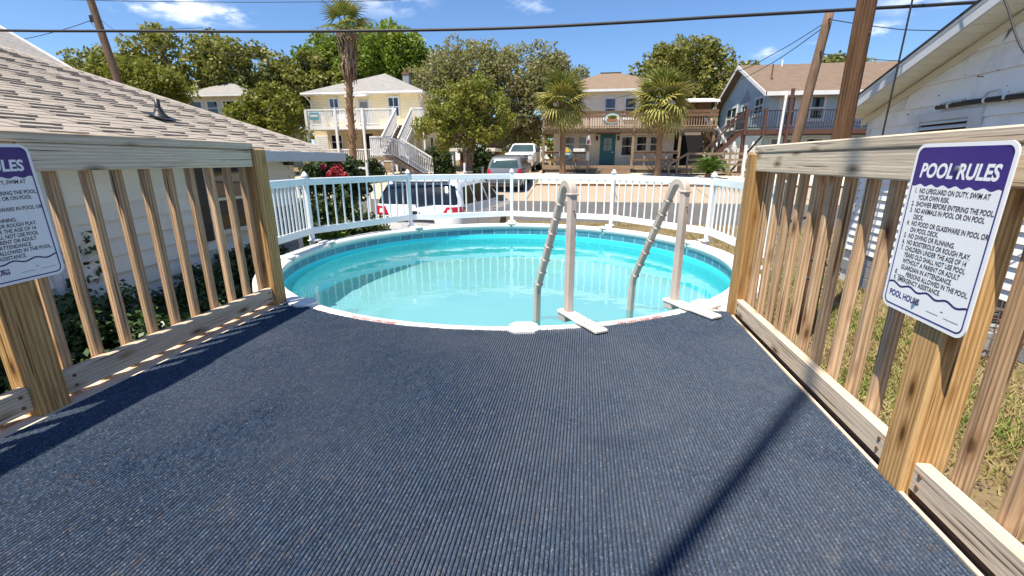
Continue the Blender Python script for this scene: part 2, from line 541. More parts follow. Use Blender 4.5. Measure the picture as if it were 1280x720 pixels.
def mk_border():
    t = NT('liner_border')
    tc = t.n("TexCoord")
    br = t.n("TexBrick", i_Scale=1.0, i_Mortar_Size=0.006)
    br.offset = 0.0
    br.inputs["Color1"].default_value = (0.025, 0.16, 0.25, 1)
    br.inputs["Color2"].default_value = (0.055, 0.27, 0.36, 1)
    br.inputs["Mortar"].default_value = (0.25, 0.55, 0.60, 1)
    br.inputs["Brick Width"].default_value = 0.17
    br.inputs["Row Height"].default_value = 0.075
    t.l(tc.outputs["UV"], br.inputs["Vector"])
    v = t.coords('pos', (1, 1, 1))
    c = t.mix(t.ramp(t.noise(v, 38.0, 4.0, .7), [(0.45, (0,) * 3), (0.7, (0.5,) * 3)]), br.outputs["Color"], (0.16, 0.46, 0.55))
    return t.fin(c, 0.4)


mk_border()


def mk_water():
    t = NT('water')
    v = t.coords('pos', (1, 1, 1))
    h = t.noise(v, 1.6, 3.0, 0.5, 0.4)
    h2 = t.noise(v, 7.5, 2.0, 0.5)
    nrm = t.bump(h2, 0.05, 0.02, t.bump(h, 0.10, 0.05))
    tr = t.n("BsdfTransparent")
    tr.inputs["Color"].default_value = (0.74, 0.95, 0.97, 1)
    gl = t.n("BsdfGlossy", i_Roughness=0.015)
    gl.inputs["Color"].default_value = (1, 1, 1, 1)
    t.l(nrm, gl.inputs["Normal"])
    fr = t.n("Fresnel", i_IOR=1.33)
    t.l(nrm, fr.inputs["Normal"])
    # a little light is scattered back by the water itself
    df = t.n("BsdfDiffuse")
    df.inputs["Color"].default_value = (0.08, 0.62, 0.70, 1)
    body = t.n("MixShader")
    body.inputs[0].default_value = 0.13
    t.l(tr.outputs[0], body.inputs[1])
    t.l(df.outputs[0], body.inputs[2])
    mx = t.n("MixShader")
    t.l(fr.outputs[0], mx.inputs[0])
    t.l(body.outputs[0], mx.inputs[1])
    t.l(gl.outputs[0], mx.inputs[2])
    t.l(mx.outputs[0], t.out.inputs["Surface"])
    t.t.nodes.remove(t.b)
    MATS['water'] = t.m


mk_water()

# ------------------------------------------------------------------ geometry helpers
WO = {}     # world origin of each object, by name


def tag(o, label=None, cat=None, group=None, kind=None):
    if label: o["label"] = label
    if cat: o["category"] = cat
    if group: o["group"] = group
    if kind: o["kind"] = kind
    return o


def link(o, parent, org):
    COL.objects.link(o)
    if parent is not None:
        o.parent = parent
        po = WO[parent.name]
        o.location = (org[0] - po[0], org[1] - po[1], org[2] - po[2])
    else:
        o.location = org
    WO[o.name] = tuple(org)
    return o


def empty(name, loc, label=None, cat=None, group=None, parent=None):
    o = bpy.data.objects.new(name, None)
    o.empty_display_size = 0.2
    link(o, parent, loc)
    return tag(o, label, cat, group)


def mesh_obj(name, verts, faces, mat, parent=None, smooth=False, uvs=None, org=None):
    V = np.asarray(verts, dtype=float)
    if org is None:
        lo, hi = V.min(0), V.max(0)
        org = ((lo[0] + hi[0]) / 2, (lo[1] + hi[1]) / 2, lo[2])
    me = bpy.data.meshes.new(name)
    me.from_pydata((V - np.array(org)).tolist(), [], faces)
    if mat:
        me.materials.append(MATS[mat])
    if uvs is not None:
        ul = me.uv_layers.new(name="UVMap")
        ul.data.foreach_set("uv", np.asarray(uvs, dtype=np.float32).ravel())
    if smooth:
        me.polygons.foreach_set("use_smooth", [True] * len(me.polygons))
    me.update()
    o = bpy.data.objects.new(name, me)
    return link(o, parent, tuple(float(x) for x in org))


def piece(name, me, parent, org, rot=(0, 0, 0), scale=(1, 1, 1)):
    o = bpy.data.objects.new(name, me)
    link(o, parent, org)
    o.rotation_euler = rot
    o.scale = scale
    return o


class MB:
    def __init__(self):
        self.v = []
        self.f = []

    def box(self, x0, x1, y0, y1, z0, z1, bev=0.0):
        if bev <= 0:
            b = len(self.v)
            self.v += [(x0, y0, z0), (x1, y0, z0), (x1, y1, z0), (x0, y1, z0),
                       (x0, y0, z1), (x1, y0, z1), (x1, y1, z1), (x0, y1, z1)]
            self.f += [tuple(b + i for i in q) for q in ((0, 3, 2, 1), (4, 5, 6, 7), (0, 1, 5, 4), (1, 2, 6, 5), (2, 3, 7, 6), (3, 0, 4, 7))]
        else:
            self.fbox(((0, 0, 0), (1, 0, 0), (0, 1, 0)), x0, x1, y0, y1, z0, z1, bev)
        return self

    def fbox(self, fr, u0, u1, n0, n1, z0, z1, bev=0.0):
        """box in a frame (origin, u axis, n axis) with z up, chamfered edges"""
        o, u, n = [Vector(a) for a in fr]
        w = Vector((0, 0, 1))
        if abs(u.z) > 0.01 or abs(n.z) > 0.01:
            w = u.cross(n).normalized()
        return self.obox(o + u * ((u0 + u1) / 2) + n * ((n0 + n1) / 2) + w * ((z0 + z1) / 2),
                         u, n, w, abs(u1 - u0), abs(n1 - n0), abs(z1 - z0), bev)

    def obox(self, c, u, n, w, su, sn, sw, bev=0.0):
        c, u, n, w = Vector(c), Vector(u), Vector(n), Vector(w)
        b = len(self.v)
        hu, hn, hw = su / 2, sn / 2, sw / 2
        if bev <= 0:
            for sz in (-1, 1):
                for (a, d) in ((-1, -1), (1, -1), (1, 1), (-1, 1)):
                    self.v.append(tuple(c + u * (a * hu) + n * (d * hn) + w * (sz * hw)))
            self.f += [tuple(b + i for i in q) for q in ((0, 3, 2, 1), (4, 5, 6, 7), (0, 1, 5, 4), (1, 2, 6, 5), (2, 3, 7, 6), (3, 0, 4, 7))]
            return self
        k = min(bev, hu * .8, hn * .8, hw * .8)
        # 24 vertices: for each corner three
        idx = {}
        for sx in (-1, 1):
            for sy in (-1, 1):
                for sz in (-1, 1):
                    for m in range(3):
                        d = [hu - k, hn - k, hw - k]
                        d[m] += k
                        idx[(sx, sy, sz, m)] = len(self.v)
                        self.v.append(tuple(c + u * (sx * d[0]) + n * (sy * d[1]) + w * (sz * d[2])))
        I = idx
        fs = []
        for s in (-1, 1):
            q = [I[(s, -1, -1, 0)], I[(s, 1, -1, 0)], I[(s, 1, 1, 0)], I[(s, -1, 1, 0)]]
            fs.append(q if s > 0 else q[::-1])
            q = [I[(-1, s, -1, 1)], I[(1, s, -1, 1)], I[(1, s, 1, 1)], I[(-1, s, 1, 1)]]
            fs.append(q if s < 0 else q[::-1])
            q = [I[(-1, -1, s, 2)], I[(1, -1, s, 2)], I[(1, 1, s, 2)], I[(-1, 1, s, 2)]]
            fs.append(q if s > 0 else q[::-1])
        for a in (-1, 1):
            for d in (-1, 1):
                fs.append([I[(a, d, -1, 0)], I[(a, d, 1, 0)], I[(a, d, 1, 1)], I[(a, d, -1, 1)]])
                fs.append([I[(a, -1, d, 0)], I[(a, 1, d, 0)], I[(a, 1, d, 2)], I[(a, -1, d, 2)]])
                fs.append([I[(-1, a, d, 1)], I[(1, a, d, 1)], I[(1, a, d, 2)], I[(-1, a, d, 2)]])
                for e in (-1, 1):
                    fs.append([I[(a, d, e, 0)], I[(a, d, e, 1)], I[(a, d, e, 2)]])
        self.f += [tuple(q) for q in fs]
        return self

    def bar(self, p, q, su, sw, bev=0.0, up=(0, 0, 1)):
        """rectangular bar from p to q; sw measured along up, su across"""
        p, q = Vector(p), Vector(q)
        d = q - p
        L = d.length
        d.normalize()
        upv = Vector(up)
        s = d.cross(upv)
        if s.length < 1e-4:
            s = d.cross(Vector((1, 0, 0)))
        s.normalize()
        w = s.cross(d).normalized()
        return self.obox((p + q) / 2, d, s, w, L, su, sw, bev)

    def tube(self, pts, rads, n=8, cap=True):
        pts = [Vector(p) for p in pts]
        if isinstance(rads, (int, float)):
            rads = [rads] * len(pts)
        b = len(self.v)
        prev = None
        for i, p in enumerate(pts):
            if i == 0: d = pts[1] - p
            elif i == len(pts) - 1: d = p - pts[i - 1]
            else: d = pts[i + 1] - pts[i - 1]
            d.normalize()
            if prev is None:
                a = d.cross(Vector((0, 0, 1)))
                if a.length < 1e-3: a = d.cross(Vector((1, 0, 0)))
            else:
                a = prev - d * prev.dot(d)
            a.normalize()
            prev = a
            c = d.cross(a)
            for k in range(n):
                t = 2 * math.pi * k / n
                self.v.append(tuple(p + (a * math.cos(t) + c * math.sin(t)) * rads[i]))
        for i in range(len(pts) - 1):
            for k in range(n):
                k2 = (k + 1) % n
                self.f.append((b + i * n + k, b + i * n + k2, b + (i + 1) * n + k2, b + (i + 1) * n + k))
        if cap:
            self.f.append(tuple(b + k for k in range(n))[::-1])
            e = b + (len(pts) - 1) * n
            self.f.append(tuple(e + k for k in range(n)))
        return self

    def prism(self, poly, ext):
        """closed polygon (list of 3-D points) pushed along ext"""
        b = len(self.v)
        m = len(poly)
        e = Vector(ext)
        for p in poly: self.v.append(tuple(p))
        for p in poly: self.v.append(tuple(Vector(p) + e))
        self.f.append(tuple(range(b + m - 1, b - 1, -1)))
        self.f.append(tuple(range(b + m, b + 2 * m)))
        for i in range(m):
            j = (i + 1) % m
            self.f.append((b + i, b + j, b + m + j, b + m + i))
        return self

    def face(self, *pts):
        b = len(self.v)
        self.v += [tuple(p) for p in pts]
        self.f.append(tuple(range(b, b + len(pts))))
        return self

    def lathe(self, c, prof, n=20):
        b = len(self.v)
        for (r, z) in prof:
            for k in range(n):
                t = 2 * math.pi * k / n
                self.v.append((c[0] + r * math.cos(t), c[1] + r * math.sin(t), c[2] + z))
        for i in range(len(prof) - 1):
            for k in range(n):
                k2 = (k + 1) % n
                self.f.append((b + i * n + k, b + i * n + k2, b + (i + 1) * n + k2, b + (i + 1) * n + k))
        return self

    def build(self, name, mat, parent=None, smooth=False, kind=None, label=None, fixn=False):
        o = mesh_obj(name, self.v, self.f, mat, parent, smooth)
        if fixn:
            bm = bmesh.new(); bm.from_mesh(o.data)
            bmesh.ops.recalc_face_normals(bm, faces=bm.faces)
            bm.to_mesh(o.data); bm.free()
        if kind: o["kind"] = kind
        if label: o["label"] = label
        return o


def smooth_by_angle(o, deg=35):
    me = o.data
    bm = bmesh.new(); bm.from_mesh(me)
    bmesh.ops.recalc_face_normals(bm, faces=bm.faces)
    for f in bm.faces: f.smooth = True
    for e in bm.edges:
        if len(e.link_faces) == 2 and e.calc_face_angle(0) > RAD(deg): e.smooth = False
    bm.to_mesh(me); bm.free()
    return o


# ------------------------------------------------------------------ the lie of the land
PROF = [(-80, 0.0), (15.9, 0.0), (21.0, 0.25), (25.4, 0.72), (29.0, 1.12), (33.0, 1.35), (40.0, 1.4), (900, 1.4)]


def gz(y):
    for (a, za), (b, zb) in zip(PROF, PROF[1:]):
        if y <= b:
            return za + (zb - za) * max(0.0, (y - a)) / (b - a)
    return PROF[-1][1]


def sheet(name, x0, x1, y0, y1, dz, mat, kind="structure", wob=0.0, label=None, cat=None):
    ys = sorted({y0, y1} | {y for y, _ in PROF if y0 < y < y1} | (set(np.arange(y0, y1, 0.6)) if wob else set()))
    v, f = [], []
    for i, y in enumerate(ys):
        a = x0 + (wob * math.sin(y * 1.7) + wob * .6 * math.sin(y * 4.1 + 1) if wob else 0)
        b = x1 + (wob * math.sin(y * 1.3 + 2) + wob * .5 * math.sin(y * 3.7) if wob else 0)
        v += [(a, y, gz(y) + dz), (b, y, gz(y) + dz)]
        if i:
            k = 2 * i
            f.append((k - 2, k - 1, k + 1, k))
    o = mesh_obj(name, v, f, mat)
    return tag(o, label, cat, kind=kind)


sheet("ground", -420, 420, -80, 900, 0.0, 'yard_soil')
sheet("road", -420, 420, 15.9, 21.0, 0.004, 'asphalt')
sheet("concrete_lot", -6.9, 16.0, 21.0, 25.4, 0.008, 'lot_concrete')
sheet("driveway", -6.9, -2.75, 25.4, 46.0, 0.012, 'lot_concrete')
sheet("shell_bed", -2.65, 16.0, 25.55, 30.9, 0.05, 'shell_white', wob=0.12)
sheet("sand_yard", -26.0, -7.0, 21.0, 31.5, 0.008, 'sand', wob=0.25)
sheet("sand_path", -14.0, -6.2, 10.5, 15.85, 0.006, 'sand', wob=0.3)

# expansion joints of the lot and the seam of the road edge
for x in (-2.6, 1.6, 5.8, 10.0):
    o = mesh_obj("joint", [(x - .02, 21.05, gz(21.05) + .013), (x + .02, 21.05, gz(21.05) + .013),
                           (x + .02, 25.38, gz(25.38) + .013), (x - .02, 25.38, gz(25.38) + .013)], [(0, 1, 2, 3)], 'mulch',
                 parent=bpy.data.objects["concrete_lot"])

# timber edging of the shell bed
edge = empty("timber_edging", (6.0, 25.45, 0.72), "low dark timber edging along the front of the white shell bed", "edging")
for i in range(8):
    x0 = -2.6 + i * 2.3
    MB().box(x0, x0 + 2.27, 25.40, 25.54, 0.70, 0.83 + 0.015 * (i % 2), 0.015).build("timber", 'brown_x', edge)

# ------------------------------------------------------------------ deck and carpet
DZ = 1.2
PC = (-0.70, 4.30)         # pool centre
R_IN, R_OUT, R_CARPET = 2.03, 2.21, 2.112


def circ_y(x, r):
    d = r * r - (x - PC[0]) ** 2
    return PC[1] - math.sqrt(d) if d > 0 else 99


deck = empty("wooden_deck", (-0.48, 0.2, 0), "raised timber deck under the blue carpet, its pale edge boards showing", "deck")
# deck boards run across; cut to the curve of the pool
yb = -2.2
bi = 0
while yb < 2.72:
    y1 = yb + 0.138
    xs = np.linspace(-2.02, .896, 40)
    top = [(x, min(y1, max(yb + .001, circ_y(x, 2.20))), DZ - .008) for x in xs]
    bot = [(x, yb, DZ - .008) for x in xs]
    segs = []
    mb = MB()
    run = []
    for x, t_ in zip(xs, top):
        if t_[1] > yb + .004: run.append((x, t_[1]))
        else:
            if len(run) > 1: segs.append(run)
            run = []
    if len(run) > 1: segs.append(run)
    for run in segs:
        poly = [(run[0][0], yb, DZ - .036)] + [(run[-1][0], yb, DZ - .036)] + [(x, y, DZ - .036) for x, y in reversed(run)]
        mb.prism(poly, (0, 0, .028))
    if mb.v:
        mb.build("deck_board", 'weathered_x', deck)
    yb += 0.143
    bi += 1
MB().box(.926, .962, -2.2, 2.66, 1.10, 1.222, .004).build("kick_board", 'brown_y', deck)
for x0, x1 in ((-2.03, -1.992), (.965, 1.0)):
    MB().box(x0, x1, -2.2, 2.52 if x0 < 0 else 2.75, 0.93, 1.158).build("rim_joist", 'weathered_y', deck)
for x in (-1.95, -.5, .95):
    for y in (-2.1, 0.2, 1.5):
        MB().box(x - .045, x + .045, y - .045, y + .045, 0, 1.16).build("support_post", 'weathered_z', deck)
# pale edge boards on top of the deck along the railings
MB().box(-2.02, -1.843, -2.2, 2.50, DZ - .007, DZ + .012, .004).build("edge_board", 'weathered_y', deck)
MB().box(.898, .910, -2.2, 2.70, DZ - .03, DZ + .012, .003).build("edge_board", 'weathered_y', deck)


def build_carpet():
    pitch = 0.0112
    x0, x1 = -1.842, 0.898
    n = int((x1 - x0) / pitch)
    V, F = [], []
    prof = [(0.0, 0.0), (0.18, 0.0062), (0.5, 0.0088), (0.82, 0.0062)]
    ys_base = np.linspace(-2.2, 1.9, 30)
    rows = []
    for i in range(n):
        for (u, h) in prof:
            x = x0 + (i + u) * pitch
            rows.append((x, h, i))
    rows.append((x0 + n * pitch, 0.0, n))
    M = len(ys_base) + 5
    # ends follow the pool edge rib by rib, a little ragged
    ends = {}
    for i in range(n + 1):
        xc = x0 + (i + .5) * pitch
        ends[i] = min(circ_y(xc, R_CARPET) + random.uniform(-.004, .004), 2.70 + (.02 if xc > 0 else -.09))
    for (x, h, i) in rows:
        e = ends[min(i, n)]
        ys = list(ys_base) + list(np.linspace(1.9, e, 6))[1:]
        for y in ys:
            w = 0.0016 * math.sin(y * 2.1 + 1.3) + 0.0012 * math.sin(y * 5.3 + x)
            dz = 0.0025 * math.sin(x * 2.3 + y * 1.7) * math.sin(y * 1.1 + x * 3.1)
            V.append((x + w, y, DZ + .008 + h + dz * .6))
    for a in range(len(rows) - 1):
        for b in range(M - 1):
            i0 = a * M + b
            F.append((i0, i0 + M, i0 + M + 1, i0 + 1))
    # skirt at the cut ends
    b0 = len(V)
    for a in range(len(rows)):
        x, y, z = V[a * M + M - 1]
        V.append((x, y + .002, DZ - .004))
    for a in range(len(rows) - 1):
        F.append((a * M + M - 1, (a + 1) * M + M - 1, b0 + a + 1, b0 + a))
    o = mesh_obj("carpet", V, F, 'carpet_blue', smooth=False)
    return tag(o, "ribbed dark blue outdoor carpet covering the deck, cut round to the pool edge", "carpet")


build_carpet()

# grit and lint dropped on the carpet
mb = MB()
for _ in range(20):
    x, y = random.uniform(-1.5, .85), random.uniform(.4, 2.1)
    s = random.uniform(.0012, .003)
    z = DZ + .0165
    a = random.uniform(0, 3.1)
    u, n_ = Vector((math.cos(a), math.sin(a), 0)), Vector((-math.sin(a), math.cos(a), 0))
    mb.obox((x, y, z), u, n_, (0, 0, 1), s * random.uniform(1.2, 3), s, s * .7, s * .2)
tag(mb.build("grit", 'lattice'), "pale grit and lint scattered over the blue carpet", "grit", kind="stuff")

# ------------------------------------------------------------------ railings
def screw(parent, fr, u, z, n0, r=.006):
    o, uu, nn = [Vector(a) for a in fr]
    c = o + uu * u + Vector((0, 0, z)) + nn * n0
    mb = MB()
    mb.tube([c - nn * .004, c + nn * .0015], [r, r], 8)
    mb.build("screw", 'rust', parent)


def railing(name, fr, post_u, y_dir, balusters, label, zt, zb0, zb1, u_end):
    """fr: origin at deck level on the inner rail face, u along the rail away from the viewer, n pointing outwards"""
    o, u, n = [Vector(a) for a in fr]
    root = empty(name, (o.x, 1.8, DZ), label, "railing")
    for (pu, w, mat, top) in post_u:
        MB().fbox(fr, pu - w / 2, pu + w / 2, -0.012, w - .012, DZ - .25, top, .006).build("post", mat, root)
    ps = sorted(p[0] for p in post_u)
    hw = post_u[0][1] / 2
    spans = [(u_end, ps[0] - hw - .001)] + [(a + hw + .001, b - hw - .001) for a, b in zip(ps, ps[1:])]
    for k, (a, b) in enumerate(spans):
        MB().fbox(fr, a, b, 0.006, 0.044, zb0, zb1, .004).build("bottom_rail", 'weathered_y', root)
        for uu in (b - .03, a + .04):
            if uu > 0.6:
                screw(root, fr, uu, zb0 + .025, .006)
                screw(root, fr, uu, zb1 - .025, .006)
    return root, spans


# left railing (inner face towards +x)
FL = ((-1.878, 0, 0), (0, 1, 0), (-1, 0, 0))
rl, spans = railing("deck_railing", FL, [(1.185, .10, 'yellow_z', 2.118), (2.47, .10, 'yellow_z', 2.152)], 1, None,
                    "weathered timber railing on the deck's left side, next to the grey shingle roof", 2.18, 1.237, 1.327, -2.1)
MB().fbox(FL, -2.1, 1.30, 0.004, .042, 2.052, 2.147, .005).build("top_rail", 'weathered_y', rl)
MB().fbox(FL, 1.303, 2.418, 0.004, .042, 2.052, 2.147, .005).build("top_rail", 'weathered_y', rl)
MB().fbox(FL, -2.1, 2.435, .001, .128, 2.149, 2.187, .005).build("cap_rail", 'weathered_y', rl)
bu = 1.39
k = 0
ub = [-.6 + .125 * i for i in range(13)] + [1.05] + [1.30 + .122 * i for i in range(10)]
for uu in ub:
    if abs(uu - 1.185) < .085: continue
    j = random.uniform(-.006, .006)
    MB().bar(tuple(Vector(FL[0]) + Vector((-.064, uu + j, 1.20))), tuple(Vector(FL[0]) + Vector((-.064, uu + random.uniform(-.004, .004), 2.147))),
             .034, .034, .004, up=(1, 0, 0)).build("baluster", 'tan_z', rl)

# right railing (inner face towards -x)
FR = ((.908, 0, 0), (0, 1, 0), (1, 0, 0))
rr, spans = railing("deck_railing", FR, [(1.235, .10, 'yellow_z', 2.03), (2.715, .10, 'yellow_z', 2.124)], 1, None,
                    "weathered timber railing on the deck's right side, in front of the white gable house", 2.16, 1.226, 1.310, -2.1)
MB().fbox(FR, -2.1, 1.42, 0.004, .042, 2.032, 2.122, .005).build("top_rail", 'weathered_y', rr)
MB().fbox(FR, 1.423, 2.662, 0.004, .042, 2.032, 2.122, .005).build("top_rail", 'weathered_y', rr)
MB().fbox(FR, -2.1, 2.70, .001, .128, 2.125, 2.163, .005).build("cap_rail", 'weathered_y', rr)
ub = [2.60, 2.47, 2.345, 2.225, 2.095, 1.975, 1.855, 1.725, 1.60, 1.475, 1.35, 1.105, .975, .85, .725, .6, .475, .35, .2, .05, -.1, -.25]
for uu in ub:
    j = random.uniform(-.005, .005)
    MB().bar(tuple(Vector(FR[0]) + Vector((.064, uu + j, 1.17))), tuple(Vector(FR[0]) + Vector((.064, uu + random.uniform(-.004, .004), 2.12))),
             .034, .034, .004, up=(1, 0, 0)).build("baluster", 'tan_z', rr)

# ------------------------------------------------------------------ pool rules signs
def text_verts(body, size, bold=0.0, space_line=1.0, align='LEFT', shear=0.0, xs=1.0):
    cu = bpy.data.curves.new("txt", 'FONT')
    cu.body = body
    cu.size = size
    cu.offset = bold
    cu.space_line = space_line
    cu.align_x = align
    cu.shear = shear
    cu.resolution_u = 3
    ob = bpy.data.objects.new("txt", cu)
    COL.objects.link(ob)
    bpy.context.view_layer.update()
    dg = bpy.context.evaluated_depsgraph_get()
    me = bpy.data.meshes.new_from_object(ob.evaluated_get(dg))
    v = [(p.co.x * xs, p.co.y) for p in me.vertices]
    f = [tuple(p.vertices) for p in me.polygons]
    bpy.data.objects.remove(ob)
    bpy.data.curves.remove(cu)
    bpy.data.meshes.remove(me)
    return v, f


def rrect(w, h, r, n=7):
    pts = []
    for cx, cy, a0 in ((w / 2 - r, h / 2 - r, 0), (-w / 2 + r, h / 2 - r, 90), (-w / 2 + r, -h / 2 + r, 180), (w / 2 - r, -h / 2 + r, 270)):
        for i in range(n + 1):
            a = RAD(a0 + 90 * i / n)
            pts.append((cx + r * math.cos(a), cy + r * math.sin(a)))
    return pts


RULES = ("1.  NO LIFEGUARD ON DUTY, SWIM AT\n     YOUR OWN RISK.\n2.  SHOWER BEFORE ENTERING THE POOL.\n"
         "3.  NO ANIMALS IN POOL OR ON POOL\n     DECK.\n4.  NO FOOD OR GLASSWARE IN POOL OR\n     ON POOL DECK.\n"
         "5.  NO DIVING OR RUNNING.\n6.  NO BOISTEROUS OR ROUGH PLAY.\n7.  CHILDREN UNDER THE AGE OF 14\n"
         "     YEARS OLD SHALL NOT USE POOL\n     WITHOUT A PARENT OR ADULT\n     GUARDIAN IN ATTENDANCE.\n"
         "8. ____ PERSONS ALLOWED IN THE POOL.\n9.  EMERGENCY ASSISTANCE.")


def pool_sign(c, u, n, tilt, label):
    u, n = Vector(u), Vector(n)
    w = Vector((0, 0, 1))
    q = Quaternion(n, tilt)
    u = q @ u
    w = q @ w
    c = Vector(c)
    root = empty("pool_rules_sign", tuple(c - w * .215), label, "sign", "pool rules signs")
    P = lambda a, b, d: tuple(c + u * a + w * b + n * d)
    W, H, R = .300, .445, .028
    MB().prism([P(a, b, 0) for a, b in rrect(W, H, R)], n * .003).build("plate", 'sign_white', root, fixn=True)

    def flat(name, polys, mat, d=.0031):
        mb = MB()
        for pl in polys: mb.face(*[P(a, b, d) for a, b in pl])
        return mb.build(name, mat, root)

    def ribbon(name, pts, wd, mat, d=.0032, closed=False):
        mb = MB()
        m = len(pts)
        rng = range(m) if closed else range(m - 1)
        for i in rng:
            a, b = Vector((*pts[i], 0)), Vector((*pts[(i + 1) % m], 0))
            t_ = (b - a).normalized()
            s = Vector((-t_.y, t_.x, 0)) * wd / 2
            e = t_ * wd * .2
            mb.face(*[P(p.x, p.y, d) for p in (a - s - e, b - s + e, b + s + e, a + s - e)])
        return mb.build(name, mat, root)

    # header with its wavy lower edge
    hb = rrect(W - .020, H - .020, R - .010)
    top = [p for p in hb if p[1] > .14]
    ww = W - .020
    wave = [(ww / 2 - i * ww / 60, .118 + .0032 * math.sin(i / 60 * 2 * math.pi * 7)) for i in range(61)]
    top.sort(key=lambda p: math.atan2(p[1], p[0]))
    poly = top + wave[::-1]
    mid = (0, .16)
    ring = top + [(-ww / 2, .118)] + wave[::-1][1:-1] + [(ww / 2, .118)]
    flat("header", [[mid, ring[i], ring[(i + 1) % len(ring)]] for i in range(len(ring))], 'sign_purple')
    ribbon("border", rrect(W - .0225, H - .0225, R - .011), .0042, 'sign_purple', .0033, True)
    wv = [(-ww / 2 + .004 + i * (ww - .008) / 60, -.152 + .0040 * math.sin(i / 60 * 2 * math.pi * 4.2)) for i in range(61)]
    ribbon("wave_line", wv, .0048, 'sign_purple', .0034)

    def letters(name, body, size, pos, mat, bold, ls=1.0, al='LEFT', xs=1.0, sh=0.0, d=.0035):
        v, f = text_verts(body, size, bold, ls, al, sh, xs)
        V = [P(pos[0] + a, pos[1] + b, d) for a, b in v]
        return mesh_obj(name, V, f, mat, root)

    letters("title", "POOL RULES", .049, (0, .139), 'sign_white', .0017, 1, 'CENTER', .86, .12)
    letters("rules_text", RULES, .0174, (-.123, .098), 'sign_ink', .00034, .985, 'LEFT', .765, .08)
    letters("hours_text", "POOL HOURS", .0235, (-.125, -.187), 'sign_purple', .0008, 1, 'LEFT', .80)
    ribbon("blank_line", [(.022, -.1905), (.062, -.1905)], .0012, 'sign_ink', .0034)
    ribbon("blank_line", [(.080, -.1905), (.125, -.1905)], .0012, 'sign_ink', .0034)
    ribbon("dash", [(.067, -.178), (.074, -.178)], .002, 'sign_ink', .0034)
    for (a, b) in ((.004, .163), (-.02, -.176)):
        cc = c + u * a + w * b
        MB().tube([cc + n * .002, cc + n * .0075, cc + n * .0095], [.0068, .0068, .0035], 8).build("bolt", 'screw_metal', root)
    return root


pool_sign((.888, 1.262, 1.908), (0, -1, 0), (-1, 0, 0), RAD(-.2), "sunlit pool rules board on the right railing, whole text readable")
pool_sign((-1.859, 1.170, 1.915), (0, 1, 0), (1, 0, 0), RAD(1.2), "shaded pool rules board on the left railing, cut off by the picture edge")

# ------------------------------------------------------------------ pool
pool = empty("swimming_pool", (PC[0], PC[1], 0), "round above-ground pool with white rim, turquoise liner and blue border band", "pool")


def ring_mesh(name, r0, z0, r1, z1, mat, n=96, uv=False, parent=pool, a0=0, a1=360, smooth=True):
    V, F, UV = [], [], []
    m = int(n * (a1 - a0) / 360)
    for i in range(m + 1):
        a = RAD(a0 + (a1 - a0) * i / m)
        V += [(PC[0] + r0 * math.cos(a), PC[1] + r0 * math.sin(a), z0), (PC[0] + r1 * math.cos(a), PC[1] + r1 * math.sin(a), z1)]
    for i in range(m):
        F.append((2 * i, 2 * i + 2, 2 * i + 3, 2 * i + 1))
        if uv:
            s0, s1 = RAD((a1 - a0) * i / m + a0) * r0, RAD((a1 - a0) * (i + 1) / m + a0) * r0
            UV += [(s0, 0), (s1, 0), (s1, .075), (s0, .075)]
    return mesh_obj(name, V, F, mat, parent, smooth, UV if uv else None)


ring_mesh("outer_wall", 2.12, 0.0, 2.12, 1.16, 'rim_white')
ring_mesh("liner_wall", R_IN + .012, 0.70, R_IN + .012, 1.065, 'liner_wall')
ring_mesh("liner_border", R_IN + .012, 1.065, R_IN + .012, 1.14, 'liner_border', uv=True)
ring_mesh("liner_lip", R_IN + .012, 1.14, R_IN + .012, 1.206, 'liner_top')
# floor with a cove at the wall
mb = MB()
mb.lathe((PC[0], PC[1], 0), [(0.001, .60), (.8, .604), (1.5, .61), (1.80, .622), (1.93, .645), (2.0, .68), (R_IN + .012, .73)], 72)
mb.build("liner_floor", 'pool_liner', pool, smooth=True)
# water
mb = MB()
m = 72
V = [(PC[0], PC[1], 1.035)] + [(PC[0] + (R_IN + .009) * math.cos(2 * math.pi * i / m), PC[1] + (R_IN + .009) * math.sin(2 * math.pi * i / m), 1.035) for i in range(m)]
tag(mesh_obj("pool_water", V, [(0, 1 + i, 1 + (i + 1) % m) for i in range(m)], 'water'), kind="structure")

